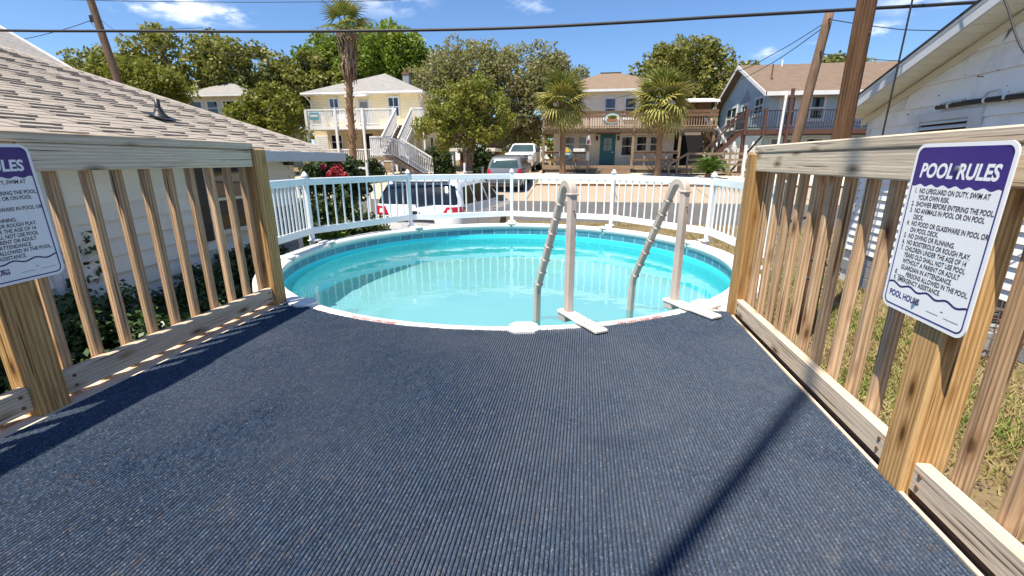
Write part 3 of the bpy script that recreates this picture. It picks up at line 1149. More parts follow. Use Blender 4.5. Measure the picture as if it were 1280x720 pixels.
# rim ledges: one curved plank between each pair of uprights, with a clamp at every joint
POST_A = [-164.0, -119.4, -78.5, -44.4, -10.5, 23.5, 61.0, 98.0, 135.5, 173.5]
for i, a in enumerate(POST_A):
    a1 = POST_A[i + 1] if i + 1 < len(POST_A) else POST_A[0] + 360
    V, F = [], []
    prof = [(R_OUT + .004, 1.150), (R_OUT + .012, 1.168), (R_OUT + .004, 1.198), (R_OUT - .03, 1.207), (R_IN + .03, 1.209), (R_IN - .002, 1.203), (R_IN - .010, 1.185), (R_IN - .002, 1.160)]
    S = 7
    for s in range(S + 1):
        t = RAD(a + .35 + (a1 - a - .7) * s / S)
        for (r, z) in prof:
            V.append((PC[0] + r * math.cos(t), PC[1] + r * math.sin(t), z))
    m = len(prof)
    for s in range(S):
        for k in range(m - 1):
            F.append((s * m + k, s * m + k + 1, (s + 1) * m + k + 1, (s + 1) * m + k))
    F.append(tuple(range(m))); F.append(tuple(range(S * m + m - 1, S * m - 1, -1)))
    smooth_by_angle(mesh_obj("ledge", V, F, 'rim_white', pool), 30)
    # clamp plate
    t = RAD(a)
    d, e = Vector((math.cos(t), math.sin(t), 0)), Vector((-math.sin(t), math.cos(t), 0))
    c0 = Vector((PC[0], PC[1], 0))
    pts = []
    for (r, s_) in ((R_IN - .014, -.045), (R_IN - .014, .045), (R_IN + .02, .075), (R_IN + .10, .085), (R_IN + .135, .05), (R_IN + .135, -.05), (R_IN + .10, -.085), (R_IN + .02, -.075)):
        pts.append(tuple(c0 + d * r + e * s_ + Vector((0, 0, 1.2095))))
    mb = MB().prism(pts, (0, 0, .016))
    smooth_by_angle(mb.build("ledge_clamp", 'rim_white', pool, fixn=True), 30)
    MB().obox(tuple(c0 + d * (R_OUT - .055) + Vector((0, 0, .575))), d, e, (0, 0, 1), .06, .12, 1.13, .01).build("upright", 'rim_white', pool)

# printed warning strips on the rim
def curved_text(body, size, a_mid, r_base, mat, bold, parent, flip):
    v, f = text_verts(body, size, bold, 1.0, 'CENTER', 0, 1.0)
    V = []
    for x, y in v:
        a = RAD(a_mid) + x / r_base
        r = r_base - y
        V.append((PC[0] + r * math.cos(a), PC[1] + r * math.sin(a), 1.2112))
    return mesh_obj("warning_text", V, f, mat, parent)


for am in (257.5, 300.5):
    curved_text("DO NOT STEP HERE", .034, am, R_CARPET - .012, 'red_print', .0006, pool, False)

# ------------------------------------------------------------------ pool fence
fence = empty("pool_fence", (PC[0], PC[1] + 2.2, 1.2), "white vinyl picket fence standing on the far rim of the pool", "fence")
RF = 2.275
angs = [-10.5, 23.5, 61.0, 98.0, 135.5, 173.5, 196.0]
pts = [Vector((PC[0] + RF * math.cos(RAD(a)), PC[1] + RF * math.sin(RAD(a)), 0)) for a in angs]
FT = 1.905
for i, (a, p) in enumerate(zip(angs, pts)):
    d = Vector((math.cos(RAD(a)), math.sin(RAD(a)), 0))
    e = Vector((-d.y, d.x, 0))
    po = MB().obox((p.x, p.y, 1.535), d, e, (0, 0, 1), .048, .048, .77, .006).build("post", 'vinyl_white', fence)
    cp = MB()
    cp.lathe((p.x, p.y, 1.92), [(.036, 0), (.036, .012), (.026, .022), (.021, .034), (.012, .046), (.001, .052)], 12)
    cp.build("post_cap", 'vinyl_white', po, smooth=True)
    MB().obox((p.x - d.x * .03, p.y - d.y * .03, 1.232), d, e, (0, 0, 1), .10, .11, .014, .004).build("post_foot", 'vinyl_white', po)
for p, q in zip(pts, pts[1:]):
    d = (q - p).normalized()
    a, b = p + d * .026, q - d * .026
    up = Vector((0, 0, 1))
    MB().bar(tuple(a + up * (FT - .040)), tuple(b + up * (FT - .040)), .030, .075, .006).build("top_rail", 'vinyl_white', fence)
    MB().bar(tuple(a + up * 1.335), tuple(b + up * 1.335), .030, .075, .006).build("bottom_rail", 'vinyl_white', fence)
    L = (b - a).length
    nb = 12
    for k in range(nb):
        c = a + d * (L * (k + .72) / (nb + .44))
        MB().obox(tuple(c + up * 1.6), d, Vector((-d.y, d.x, 0)), up, .019, .014, .456, .003).build("picket", 'vinyl_white', fence)

# ------------------------------------------------------------------ ladder
def ladder():
    root = empty("pool_ladder", (.28, 2.55, 1.2), "taupe plastic A-frame pool ladder straddling the pool rim", "ladder")
    rad_in = Vector((-.500, .866, 0)).normalized()      # towards the pool centre
    tan = Vector((.866, .500, 0))
    W, sec = Vector((0, 0, 1)), .046
    for (bx, by) in ((-.055, 2.505), (.60, 2.83)):
        B = Vector((bx, by, 0))
        # path: upright, arch, sloping leg, short vertical foot in the water
        zt = 1.915
        r = .052
        path = [B + W * 1.232, B + W * 1.45, B + W * 1.7, B + W * zt]
        for k in range(1, 9):
            a = math.pi * k / 9.6
            path.append(B + rad_in * (r - r * math.cos(a)) + W * (zt + r * math.sin(a)))
        e0 = path[-1]
        bend = B + rad_in * .43 + tan * .0 + W * 1.27
        for k in range(1, 13):
            path.append(e0.lerp(bend, k / 12))
        path += [bend + W * -.05 + rad_in * .008, bend + W * -.3 + rad_in * .01, bend + W * -.95 + rad_in * .01]
        mb = MB()
        prev = None
        m = 8
        V, F = [], []
        for i, p in enumerate(path):
            d = (path[min(i + 1, len(path) - 1)] - path[max(i - 1, 0)]).normalized()
            side = tan
            nn = side.cross(d).normalized()
            s = sec / 2
            if i >= len(path) - 15: s *= .90
            c = s * .35
            for (x, y) in ((-s, -s + c), (-s + c, -s), (s - c, -s), (s, -s + c), (s, s - c), (s - c, s), (-s + c, s), (-s, s - c)):
                V.append(tuple(p + side * x + nn * y))
            if i:
                for k in range(m):
                    F.append(((i - 1) * m + k, (i - 1) * m + (k + 1) % m, i * m + (k + 1) % m, i * m + k))
        F.append(tuple(range(m))); F.append(tuple(range(len(V) - m, len(V))))
        side_o = smooth_by_angle(mesh_obj("side_rail", V, F, 'taupe_plastic', root), 40)
        # collars and tread sockets on the sloping leg
        for k in range(1, 8):
            p = e0.lerp(bend, k / 7.4)
            d = (bend - e0).normalized()
            nn = tan.cross(d).normalized()
            MB().obox(tuple(p - nn * .003), tan, nn, d, .046, .048, .016, .005).build("socket", 'taupe_plastic', side_o)
        cl = B + W * (zt - .004)
        MB().obox(tuple(cl), tan, rad_in, W, .056, .056, .012, .004).build("collar", 'taupe_plastic', side_o)
        hb = B + W * 1.82 - rad_in * .0255
        MB().tube([tuple(hb), tuple(hb - rad_in * .003)], .006, 8).build("bolt", 'hole_dark', side_o)
        # bracket plank screwed to the deck
        dirb = (-rad_in * .93 + tan * .06).normalized()
        sb = Vector((-dirb.y, dirb.x, 0))
        c = B + dirb * .135 + W * 1.229
        br = MB().obox(tuple(c), dirb, sb, W, .40, .082, .022, .007).build("bracket", 'bracket_white', root)
        for k in range(5):
            for s_ in (-1, 1):
                h = c + dirb * (-.02 + k * .045) + sb * (s_ * .022 + .004 * (k % 2)) + W * .0112
                MB().tube([tuple(h - W * .002), tuple(h + W * .0006)], .0055, 8).build("screw_hole", 'hole_dark', br)
        MB().obox(tuple(B + W * 1.205 + rad_in * .02), dirb, sb, W, .075, .075, .05, .006).build("base_block", 'taupe_plastic', root)
    for k, f_ in enumerate((.30, .62)):       # treads below the water
        z = .72 - k * .27
        a = Vector((-.055, 2.505, 0)) + rad_in * .44
        b = Vector((.60, 2.83, 0)) + rad_in * .44
        MB().bar((a.x, a.y, z), (b.x, b.y, z), .10, .03, .008).build("tread", 'taupe_plastic', root)


ladder()

# ------------------------------------------------------------------ foliage helpers
def leaf_cloud(name, clumps, n, size, mat, parent, spread=0.35, up=0.35, kind=None, elong=1.6, org=None):
    """clumps: array of (x,y,z,r); n leaf-sized faces scattered over the clumps"""
    C = np.asarray(clumps, float)
    w = C[:, 3] ** 2
    idx = RNG.choice(len(C), n, p=w / w.sum())
    d = RNG.normal(size=(n, 3))
    d /= np.linalg.norm(d, axis=1)[:, None]
    rad = C[idx, 3] * (1 - spread * RNG.random(n) ** 1.5 + 0.10 * RNG.normal(size=n))
    P = C[idx, :3] + d * rad[:, None]
    # leaf plane: normal roughly outward/up with a strong random part
    nrm = d * 0.6 + RNG.normal(size=(n, 3)) * 0.75 + np.array([0, 0, up])
    nrm /= np.linalg.norm(nrm, axis=1)[:, None]
    t = np.cross(nrm, RNG.normal(size=(n, 3)))
    t /= np.linalg.norm(t, axis=1)[:, None] + 1e-9
    b = np.cross(nrm, t)
    s = size * (0.6 + 0.8 * RNG.random(n))[:, None]
    V = np.empty((n, 4, 3))
    V[:, 0] = P - t * s * elong * .5
    V[:, 1] = P + b * s * .5 + nrm * s * .12
    V[:, 2] = P + t * s * elong * .5
    V[:, 3] = P - b * s * .5 + nrm * s * .12
    return quad_cloud(name, V.reshape(-1, 3), n, mat, parent, kind)


def quad_cloud(name, V, n, mat, parent, kind=None):
    lo, hi = V.min(0), V.max(0)
    org = np.array([(lo[0] + hi[0]) / 2, (lo[1] + hi[1]) / 2, lo[2]])
    me = bpy.data.meshes.new(name)
    me.vertices.add(4 * n)
    me.vertices.foreach_set("co", (V - org).astype(np.float32).ravel())
    me.loops.add(4 * n)
    me.loops.foreach_set("vertex_index", np.arange(4 * n, dtype=np.int32))
    me.polygons.add(n)
    me.polygons.foreach_set("loop_start", np.arange(0, 4 * n, 4, dtype=np.int32))
    me.materials.append(MATS[mat])
    me.update(calc_edges=True)
    o = bpy.data.objects.new(name, me)
    link(o, parent, tuple(float(x) for x in org))
    if kind: o["kind"] = kind
    return o


def clumps_in(blobs, per, rmin, rmax, shell=0.55):
    out = []
    for (cx, cy, cz, rx, ry, rz, *m) in blobs:
        k = int(per * (m[0] if m else 1))
        for _ in range(k):
            d = RNG.normal(size=3)
            d /= np.linalg.norm(d)
            r = shell + (1 - shell) * RNG.random() ** .6
            out.append((cx + d[0] * rx * r, cy + d[1] * ry * r, cz + d[2] * rz * r, RNG.uniform(rmin, rmax)))
    return np.array(out)


def limb_pts(p, q, k=5, wob=.15):
    p, q = Vector(p), Vector(q)
    L = (q - p).length
    out = [p]
    for i in range(1, k):
        t = i / k
        out.append(p.lerp(q, t) + Vector((random.uniform(-1, 1), random.uniform(-1, 1), random.uniform(-.4, 1) * .8)) * L * wob * math.sin(t * math.pi) * .6)
    out.append(q)
    return out


def tree(name, base, blobs, mat, bark, n, size, label, cat="tree", group=None, per=30, cr=(.5, 1.1), trunk_r=.3, fork=2.0, limbs=9, stems=1, shell=.5, up=.35):
    root = empty(name, base, label, cat, group)
    B = Vector(base)
    mb = MB()
    cl = clumps_in(blobs, per, cr[0], cr[1], shell)
    cen = Vector(np.mean(np.array([b[:3] for b in blobs]), 0))
    for s in range(stems):
        a = 2 * math.pi * s / max(1, stems) + .6
        off = Vector((math.cos(a), math.sin(a), 0)) * (trunk_r * 1.3 if stems > 1 else 0)
        F = B + off * 2.2 + Vector((random.uniform(-.15, .15), random.uniform(-.15, .15), fork))
        if stems == 1: F = B + Vector((random.uniform(-.2, .2), random.uniform(-.2, .2), fork))
        mb.tube(limb_pts(B + off - Vector((0, 0, .15)), F, 4, .06), [trunk_r * 1.35, trunk_r * 1.05, trunk_r * .95, trunk_r * .9, trunk_r * .85], 9)
        for k in range(max(2, limbs // stems)):
            c = cl[RNG.integers(len(cl))]
            T = Vector(c[:3])
            M = F.lerp(T, .45) + Vector((0, 0, .12 * (T - F).length))
            pts_ = limb_pts(F - Vector((0, 0, .1)), M, 3, .12) + limb_pts(M, T, 3, .15)[1:]
            r0 = trunk_r * random.uniform(.42, .68)
            mb.tube(pts_, [r0 * (1 - .8 * i / (len(pts_) - 1)) for i in range(len(pts_))], 6)
            for _ in range(2):
                c2 = cl[RNG.integers(len(cl))]
                T2 = Vector(c2[:3])
                if (T2 - M).length < 4.5 * cr[1] + 1.5:
                    p2 = limb_pts(M, T2, 4, .15)
                    mb.tube(p2, [r0 * .45 * (1 - .75 * i / 4) for i in range(5)], 5)
    mb.build("trunk", bark, root, smooth=True)
    leaf_cloud("crown", cl, n, size, mat, root, up=up)
    return root


# ------------------------------------------------------------------ neighbouring house on the left
lh = empty("house", (-8.0, 2.0, 0), "white-sided bungalow with pale shingle roof just left of the deck", "house")
LX, LY = -4.2, 6.2
MB().box(-15.2, LX - .03, -6.0, LY, 0, 2.16).build("wall", 'trim_cream', lh)
# gable infill at the far end
MB().prism([(-15.2, LY - .2, 2.16), (LX - .03, LY - .2, 2.16), (-9.75, LY - .2, 3.80)], (0, .19, 0)).build("gable_wall", 'siding_left', lh, fixn=True)
# lapped boards, each its own
z = 0.46
i = 0
while z < 2.12:
    z1 = min(z + .158, 2.14)
    for (a, b) in ((-2.0, 2.88), (3.12, 4.60), (5.22, LY - .10)):
        if z1 < 1.24 and a > 3.0:
            if a > 5: continue
            b = LY - .10
        zt = z1
        MB().prism([(LX - .03, a, z), (LX + .020, a, z), (LX - .018, a, zt + .012), (LX - .03, a, zt + .012)], (0, b - a, 0)).build("siding_board", 'siding_left', lh, fixn=True)
    z = z1
    i += 1
MB().box(LX - .03, LX + .012, LY - .10, LY + .012, .0, 2.15, .004).build("corner_board", 'trim_cream', lh)
for a, b in ((2.88, 2.94), (3.06, 3.12)):
    MB().box(LX - .03, LX + .03, a, b, .3, 2.14, .004).build("trim_board", 'paint_white_old', lh)
MB().box(LX - .03, LX + .012, 2.94, 3.06, .3, 2.14, .004).build("trim_board", 'paint_white_old', lh)
# grey block base, coursed, along the foot of the wall
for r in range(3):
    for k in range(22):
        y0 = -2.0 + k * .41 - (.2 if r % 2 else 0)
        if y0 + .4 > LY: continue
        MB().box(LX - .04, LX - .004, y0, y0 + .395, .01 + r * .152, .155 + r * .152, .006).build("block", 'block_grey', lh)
for r in range(5):  # separate grey coursed panel on the lower wall by the far corner
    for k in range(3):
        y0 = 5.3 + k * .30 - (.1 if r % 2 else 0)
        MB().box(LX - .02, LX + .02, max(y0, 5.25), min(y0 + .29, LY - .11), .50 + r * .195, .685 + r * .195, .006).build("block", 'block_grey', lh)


def window(parent, fr, u0, u1, z0, z1, n0=0.0, frame='paint_white', glass='glass_dark', w=.06, depth=.05, mid=True, sill=False, vert=False):
    """fr: origin, u axis, outward normal; the wall face is at n = n0"""
    mb = MB()
    d0, d1 = n0 - .01, n0 + depth
    mb.fbox(fr, u0, u0 + w, d0, d1, z0, z1)
    mb.fbox(fr, u1 - w, u1, d0, d1, z0, z1)
    mb.fbox(fr, u0 + w, u1 - w, d0, d1, z1 - w, z1)
    mb.fbox(fr, u0 + w, u1 - w, d0, d1, z0, z0 + w)
    o = mb.build("window", frame, parent)
    MB().fbox(fr, u0 + w, u1 - w, n0 + .002, n0 + depth * .35, z0 + w, z1 - w).build("pane", glass, o)
    if mid:
        zm = (z0 + z1) / 2
        MB().fbox(fr, u0 + w, u1 - w, n0 + .003, n0 + depth * .75, zm - w * .3, zm + w * .3).build("meeting_rail", frame, o)
    if vert:
        um = (u0 + u1) / 2
        MB().fbox(fr, um - w * .25, um + w * .25, n0 + .003, n0 + depth * .7, z0 + w, z1 - w).build("muntin", frame, o)
    if sill:
        MB().fbox(fr, u0 - .04, u1 + .04, n0 - .01, n0 + depth + .05, z0 - .05, z0 - .002).build("sill", frame, o)
    return o


FLW = ((LX, 0, 0), (0, 1, 0), (1, 0, 0))
window(lh, FLW, 4.62, 5.20, 1.24, 2.06, .0, 'trim_cream', 'glass_dark', .055, .03, True)
MB().fbox(FLW, 4.36, 4.55, .005, .03, 1.20, 2.08, .004).build("shutter", 'shutter_dark', lh)
# roof
PITCH = .295
EX, EZ = -3.75, 2.21
RX = -9.75
RZ = EZ + (EX - RX) * PITCH
Y0R, Y1R = -6.0, 6.9
roof = MB()
roof.prism([(EX, Y0R, EZ - .03), (RX, Y0R, RZ - .03), (2 * RX - EX, Y0R, EZ - .03), (2 * RX - EX, Y0R, EZ - .10), (RX, Y0R, RZ - .12), (EX, Y0R, EZ - .10)], (0, Y1R - Y0R, 0))
roof_o = roof.build("roof", 'shingle_near', lh, fixn=True)
MB().box(EX - .005, EX + .022, Y0R, Y1R, EZ - .135, EZ - .012, .004).build("fascia", 'fascia_grey', lh)
MB().box(LX, EX - .006, Y0R, Y1R, EZ - .14, EZ - .115).build("soffit", 'soffit', lh)
# rake board
MB().prism([(EX, Y1R + .001, EZ - .165), (EX, Y1R + .001, EZ - .045), (RX, Y1R + .001, RZ - .045), (RX, Y1R + .001, RZ - .165)], (0, .024, 0)).build("rake_board", 'shingle_near', lh, fixn=True)
# shingles: tabs laid course by course, butt ends lifted
ca = math.atan(PITCH)
EXPO = .127
TW = .305
SU = Vector((-math.cos(ca), 0, math.sin(ca)))        # up the slope
SN = Vector((math.sin(ca), 0, math.cos(ca)))


def shingle_mesh(name, t_butt):
    mb = MB()
    w, l = TW - .006, EXPO + .035
    v = [(-w / 2, 0), (w / 2, 0), (w / 2, l), (-w / 2, l)]
    bot = [(0, a, 0.0) for a in ()]
    pts = []
    # local x = along course (world y), local y = up slope, local z = normal
    me = bpy.data.meshes.new(name)
    V = [(-w / 2, 0, 0), (w / 2, 0, 0), (w / 2, l, -.001), (-w / 2, l, -.001), (-w / 2, 0, t_butt), (w / 2, 0, t_butt), (w / 2, l, .001), (-w / 2, l, .001)]
    F = [(0, 3, 2, 1), (4, 5, 6, 7), (0, 1, 5, 4), (1, 2, 6, 5), (2, 3, 7, 6), (3, 0, 4, 7)]
    me.from_pydata(V, [], F)
    me.materials.append(MATS['shingle_near'])
    me.update()
    return me, V, F


sm = [shingle_mesh("shingle", t) for t in (.006, .012, .021)]
rotm = Matrix(((0, SU.x, SN.x), (1, SU.y, SN.y), (0, SU.z, SN.z)))
# local x->world y, y->SU, z->SN  (x cross y = y^ x SU)
rotm = Matrix(((0, SU.x, SN.x), (1, 0, 0), (0, SU.z, SN.z)))
if rotm.determinant() < 0:
    rotm = Matrix(((0, SU.x, SN.x), (-1, 0, 0), (0, SU.z, SN.z)))
eul = rotm.to_euler()
allsh = []
ncourse = int((EX - RX) / math.cos(ca) / EXPO)
for c in range(ncourse):
    off = (c % 2) * TW * .5 + random.uniform(-.04, .04)
    k = 0
    y = .4 + off * .5
    while y + TW / 2 < Y1R + .03:
        p = Vector((EX + .012, y, EZ - .028)) + SU * (c * EXPO) + SN * .001
        wgt = 1.0 / ((p - Vector((0, 0, 2.09))).length)
        # pieces in view only (outside the picture to the left, or hidden by the rail, count last)
        hid = 1.0 if (p.x / max(p.y, .1)) > -1.46 and c > 1 else .05
        allsh.append((wgt * hid, p, (2 if random.random() < .8 else 1) if k % 2 else 0))
        k += 1
        y += TW
allsh.sort(key=lambda s: -s[0])
for (wg, p, k) in allsh[:290]:
    piece("shingle", sm[k][0], roof_o, tuple(p), eul)
mb = MB()
for (wg, p, k) in allsh[290:]:
    b = len(mb.v)
    for v in sm[k][1]:
        mb.v.append(tuple(rotm @ Vector(v) + p))
    mb.f += [tuple(b + i for i in f) for f in sm[k][2]]
mb.build("shingle_field", 'shingle_near', roof_o, kind="stuff")
# plumbing vent
vp = Vector((-4.98, 4.95, EZ + (EX + 4.98) * PITCH))
vt = MB()
vt.lathe(tuple(vp), [(.105, -.03), (.10, .01), (.085, .02), (.055, .055), (.043, .085), (.038, .10), (.001, .102)], 20)
vt.lathe(tuple(vp + Vector((0, 0, .08))), [(.028, 0), (.028, .125), (.021, .125), (.021, .03)], 14)
tag(vt.build("roof_vent", 'dark_metal', None, smooth=True), "black plumbing vent pipe with conical flashing on the near shingle roof", "vent")
vf = MB().obox(tuple(vp + Vector((.02, 0, -.005)) + SN * .018), Vector((0, 1, 0)), SU, SN, .25, .30, .006)
vfo = vf.build("flashing", 'dark_metal', bpy.data.objects["roof_vent"])
# floodlight under the eave
fl = empty("floodlight", (-3.95, 6.0, 2.08), "small twin-head security floodlight under the left house's eave", "light")
MB().box(-4.14, -4.04, 5.90, 6.02, 2.02, 2.14, .01).build("housing", 'dark_metal', fl)
for k in range(2):
    MB().tube([(-4.05, 6.0 + k * .1, 2.10), (-3.92, 6.03 + k * .11, 2.115)], [.03, .042], 12).build("lamp_head", 'lamp_clear', fl, smooth=True)
MB().obox((-3.97, 6.06, 2.09), (1, 0, 0), (0, 1, 0), (0, 0, 1), .12, .2, .012, .003).build("solar_panel", 'dark_metal', fl)

# planting bed between deck and house
cl = []
for _ in range(1300):
    x, y = RNG.uniform(-4.12, -2.12), RNG.uniform(-.2, 5.9)
    if (x - PC[0]) ** 2 + (y - PC[1]) ** 2 < 2.35 ** 2: continue
    h = .30 + .66 * max(0, min(1, (-2.3 - x) / 1.4)) + .12 * math.sin(y * 3.1) + .06 * math.sin(y * 7 + x * 5)
    cl.append((x, y, h * RNG.uniform(.45, 1.0), RNG.uniform(.08, .17)))
lc = leaf_cloud("ground_cover", cl, 130000, .035, 'leaf_cover', None, spread=.7, up=.8, kind="stuff", elong=1.5)
tag(lc, "dark glossy ground cover filling the bed between deck and left house", "ground cover")
# creeper on the left house wall
mb = []
for k in range(5):
    y0 = 3.0 + .12 * k
    for s in range(9):
        mb.append((LX + .04, y0 + .05 * math.sin(s * 1.2 + k), .7 + s * .085 + .04 * k, .05))
vine = empty("creeper", (LX + .03, 3.2, .6), "thin green creeper climbing the left house's white trim boards", "creeper")
leaf_cloud("leaves", mb[:27], 120, .038, 'leaf_cover', vine, up=.1)
MB().tube([(LX + .035, 3.02, .4), (LX + .035, 3.08, .9), (LX + .035, 3.04, 1.4)], [.008, .006, .003], 5).build("stem", 'bark_crape', vine)

# ------------------------------------------------------------------ white house on the right
rh = empty("house", (8.0, 3.6, 0), "white gable-ended house on the right with louvred vent and patched boards", "house")
WX = 4.70
RHY0, RHY1 = -1.25, 8.80
RIDY = 3.6
def rake_z(y): return 2.80 + .345 * (8.9 - y if y > RIDY else y + 1.7)
MB().box(WX + .03, 14.0, RHY0, RHY1, 0, 2.60).build("wall", 'paint_white_old', rh)
MB().prism([(WX + .03, RHY0, 2.60), (WX + .03, RHY1, 2.60), (WX + .03, RHY1, rake_z(RHY1) - .02), (WX + .03, RIDY, rake_z(RIDY + .001) - .02), (WX + .03, RHY0, rake_z(RHY0) - .02)], (9.0, 0, 0)).build("gable_wall", 'paint_white_old', rh, fixn=True)
# foundation blocks
for r in range(3):
    for k in range(22):
        y0 = .6 + k * .40 + (.2 if r % 2 else 0)
        if y0 + .39 > RHY1: continue
        MB().box(WX + .005, WX + .04, y0, y0 + .392, .005 + r * .19, .188 + r * .19, .006).build("foundation_block", 'block_grey', rh)
# lapped boards below, wide butted boards in the gable
z = .575
while z < 2.28:
    MB().prism([(WX + .03, .0, z), (WX - .016, .0, z), (WX + .016, .0, z + .140), (WX + .03, .0, z + .140)], (0, RHY1 - .09, 0)).build("siding_board", 'panel_white_old', rh, fixn=True)
    z += .1285
row = 0
VY0, VY1, VZ0, VZ1 = 6.50, 7.62, 2.14, 2.70
while z < 4.4:
    h = .215 if z < 2.7 else .285
    z1 = z + h
    y = RHY1 - .09
    seg = 1.22
    cut = random.uniform(.3, 1.2)
    while y > 2.4:
        y2 = y - cut
        # cut the board to the slope of the roof
        ymax0 = 8.9 - (z - 2.80) / .345 - .12
        ymax1 = 8.9 - (z1 - 2.80) / .345 - .12
        a, b = y2 + .003, y
        if a < ymax0:
            pts_ = [(WX + .03, a), (WX + .03, min(b, ymax0))]
            pl = [(WX - .018, a, z), (WX - .018, min(b, ymax0), z), (WX + .008, max(a + .001, min(b, ymax1)), z1 + .008), (WX + .008, a, z1 + .008)]
            MB().prism(pl, (.022, 0, 0)).build("siding_panel", 'panel_white_old', rh, fixn=True)
        y = y2
        cut = seg
    z = z1
    row += 1
# nail heads in the gable boards
for _ in range(60):
    y = random.uniform(4.6, 8.3)
    z_ = random.uniform(2.6, 3.9)
    if z_ > 2.75 + .345 * (8.9 - y) - .25 or (VY0 - .1 < y < VY1 + .1 and z_ < VZ1 + .1): continue
    MB().tube([(WX + .004, y, z_), (WX - .0185, y, z_)], random.uniform(.004, .008), 6).build("nail", 'rust', rh)
MB().box(WX - .014, WX + .03, RHY1 - .09, RHY1 + .014, .55, 2.98, .004).build("corner_board", 'paint_white_old', rh)
# roof slab, rake fascia, soffit boards
OX = WX - .42
rf = MB()
EY1, EY0 = 8.98, -1.78
for s in (0,):
    rf.prism([(OX, EY1, rake_z(EY1) + .02), (OX, RIDY, rake_z(RIDY + .001) + .02), (OX, EY0, rake_z(EY0) + .02),
              (OX, EY0, rake_z(EY0) + .10), (OX, RIDY, rake_z(RIDY + .001) + .105), (OX, EY1, rake_z(EY1) + .10)], (10, 0, 0))
rh_roof = rf.build("roof", 'shingle_grey', rh, fixn=True)
def rake_strip(name, x0, x1, dz0, dz1, mat):
    MB().prism([(x0, EY1, rake_z(EY1) + dz0), (x0, RIDY, rake_z(RIDY + .001) + dz0), (x0, RIDY, rake_z(RIDY + .001) + dz1), (x0, EY1, rake_z(EY1) + dz1)], (x1 - x0, 0, 0)).build(name, mat, rh, fixn=True)
rake_strip("fascia", OX - .028, OX - .002, -.075, .088, 'fascia_grey')
rake_strip("drip_edge", OX - .034, OX - .029, .05, .095, 'paint_white')
rake_strip("shingle_edge", OX - .045, OX - .0285, .089, .118, 'black_rubber')
rake_strip("frieze_board", WX - .03, WX - .006, -.13, -.03, 'trim_cream')
sl = math.hypot(1, .345)
nb = 34
for k in range(nb):
    y0 = EY1 - .02 - k * .16
    y1 = y0 - .152
    if y1 < RIDY: break
    MB().prism([(OX - .001, y0, rake_z(y0) - .008), (OX - .001, y1, rake_z(y1) - .008), (OX - .001, y1, rake_z(y1) + .016), (OX - .001, y0, rake_z(y0) + .016)], (WX - OX + .02, 0, 0)).build("soffit_board", 'soffit', rh, fixn=True)
# louvred vent with its wide frame
FRW = ((WX, 0, 0), (0, 1, 0), (-1, 0, 0))
vent = empty("vent", (WX, 7.05, VZ0), parent=rh)
for (a, b, c_, d_) in ((VY0, VY0 + .17, VZ0, VZ1), (VY1 - .10, VY1, VZ0, VZ1), (VY0 + .172, VY1 - .102, VZ1 - .10, VZ1), (VY0 + .172, VY1 - .102, VZ0, VZ0 + .06)):
    MB().fbox(FRW, a, b, .006, .05, c_, d_, .004).build("vent_frame", 'paint_white_old', vent)
MB().fbox(FRW, VY0 + .17, VY1 - .10, .005, .012, VZ0 + .06, VZ1 - .10).build("vent_back", 'void_dark', vent)
for k in range(6):
    zc = VZ0 + .085 + k * .068
    MB().obox((WX - .034, (VY0 + VY1) / 2 + .035, zc + .012), (0, 1, 0), Vector((-.75, 0, -.66)), Vector((-.66, 0, .75)), VY1 - VY0 - .28, .062, .008).build("louvre", 'paint_white', vent)
# black pipe-lagged line along the wall
pipe = empty("wall_pipe", (WX - .06, 6.0, 2.66), "black lagged pipe strapped along the white gable wall above the vent", "pipe")
MB().tube([(WX - .06, 7.22, 2.765), (WX - .065, 6.7, 2.77), (WX - .065, 6.0, 2.755), (WX - .065, 5.0, 2.73), (WX - .065, 3.0, 2.69)], .030, 10).build("pipe", 'black_rubber', pipe, smooth=True)
for y in (7.0, 6.45, 6.18, 5.4):
    MB().lathe((0, 0, 0), [(.034, -.012), (.038, 0), (.034, .012)], 10)
    st = MB().tube([(WX - .064, y - .016, 2.766), (WX - .064, y + .016, 2.767)], .036, 10)
    st.build("strap", 'paint_white', pipe)
cl_ = [(WX - .06, 7.15 - k * .09, 2.79, .03) for k in range(5)]
leaf_cloud("sealant", cl_, 160, .03, 'paint_white', pipe, up=.2, elong=1.1)
MB().tube([(WX - .012, 6.60, 2.77), (WX - .03, 6.50, 2.86), (WX - .03, 6.36, 2.87), (WX - .02, 6.28, 2.77)], .010, 6).build("wire_loop", 'paint_white_old', pipe)

# ------------------------------------------------------------------ yard right of the deck
def grass_patch(name, n, region, mat, hmin, hmax, label, thr):
    V = np.empty((n, 4, 3))
    k = 0
    while k < n:
        x = RNG.uniform(region[0], region[1])
        y = RNG.uniform(region[2], region[3])
        if (x - PC[0]) ** 2 + (y - PC[1]) ** 2 < 2.3 ** 2: continue
        m = math.sin(x * 2.3 + 1.1 * math.sin(y * 1.9)) + math.sin(y * 2.9 + x * .7) + .6 * math.sin(x * 6.1 + y * 5.3)
        if m < thr + RNG.normal() * .7: continue
        h = RNG.uniform(hmin, hmax)
        a = RNG.uniform(0, 6.28)
        w = .006 + .004 * RNG.random()
        dx, dy = math.cos(a), math.sin(a)
        lx, ly = RNG.normal(scale=.6, size=2) * h
        z0 = gz(y)
        V[k, 0] = (x - dx * w, y - dy * w, z0)
        V[k, 1] = (x + dx * w, y + dy * w, z0)
        V[k, 2] = (x + lx + dx * w * .3, y + ly + dy * w * .3, z0 + h)
        V[k, 3] = (x + lx - dx * w * .3, y + ly - dy * w * .3, z0 + h)
        k += 1
    o = quad_cloud(name, V.reshape(-1, 3), n, mat, None, "stuff")
    tag(o, label, "grass")


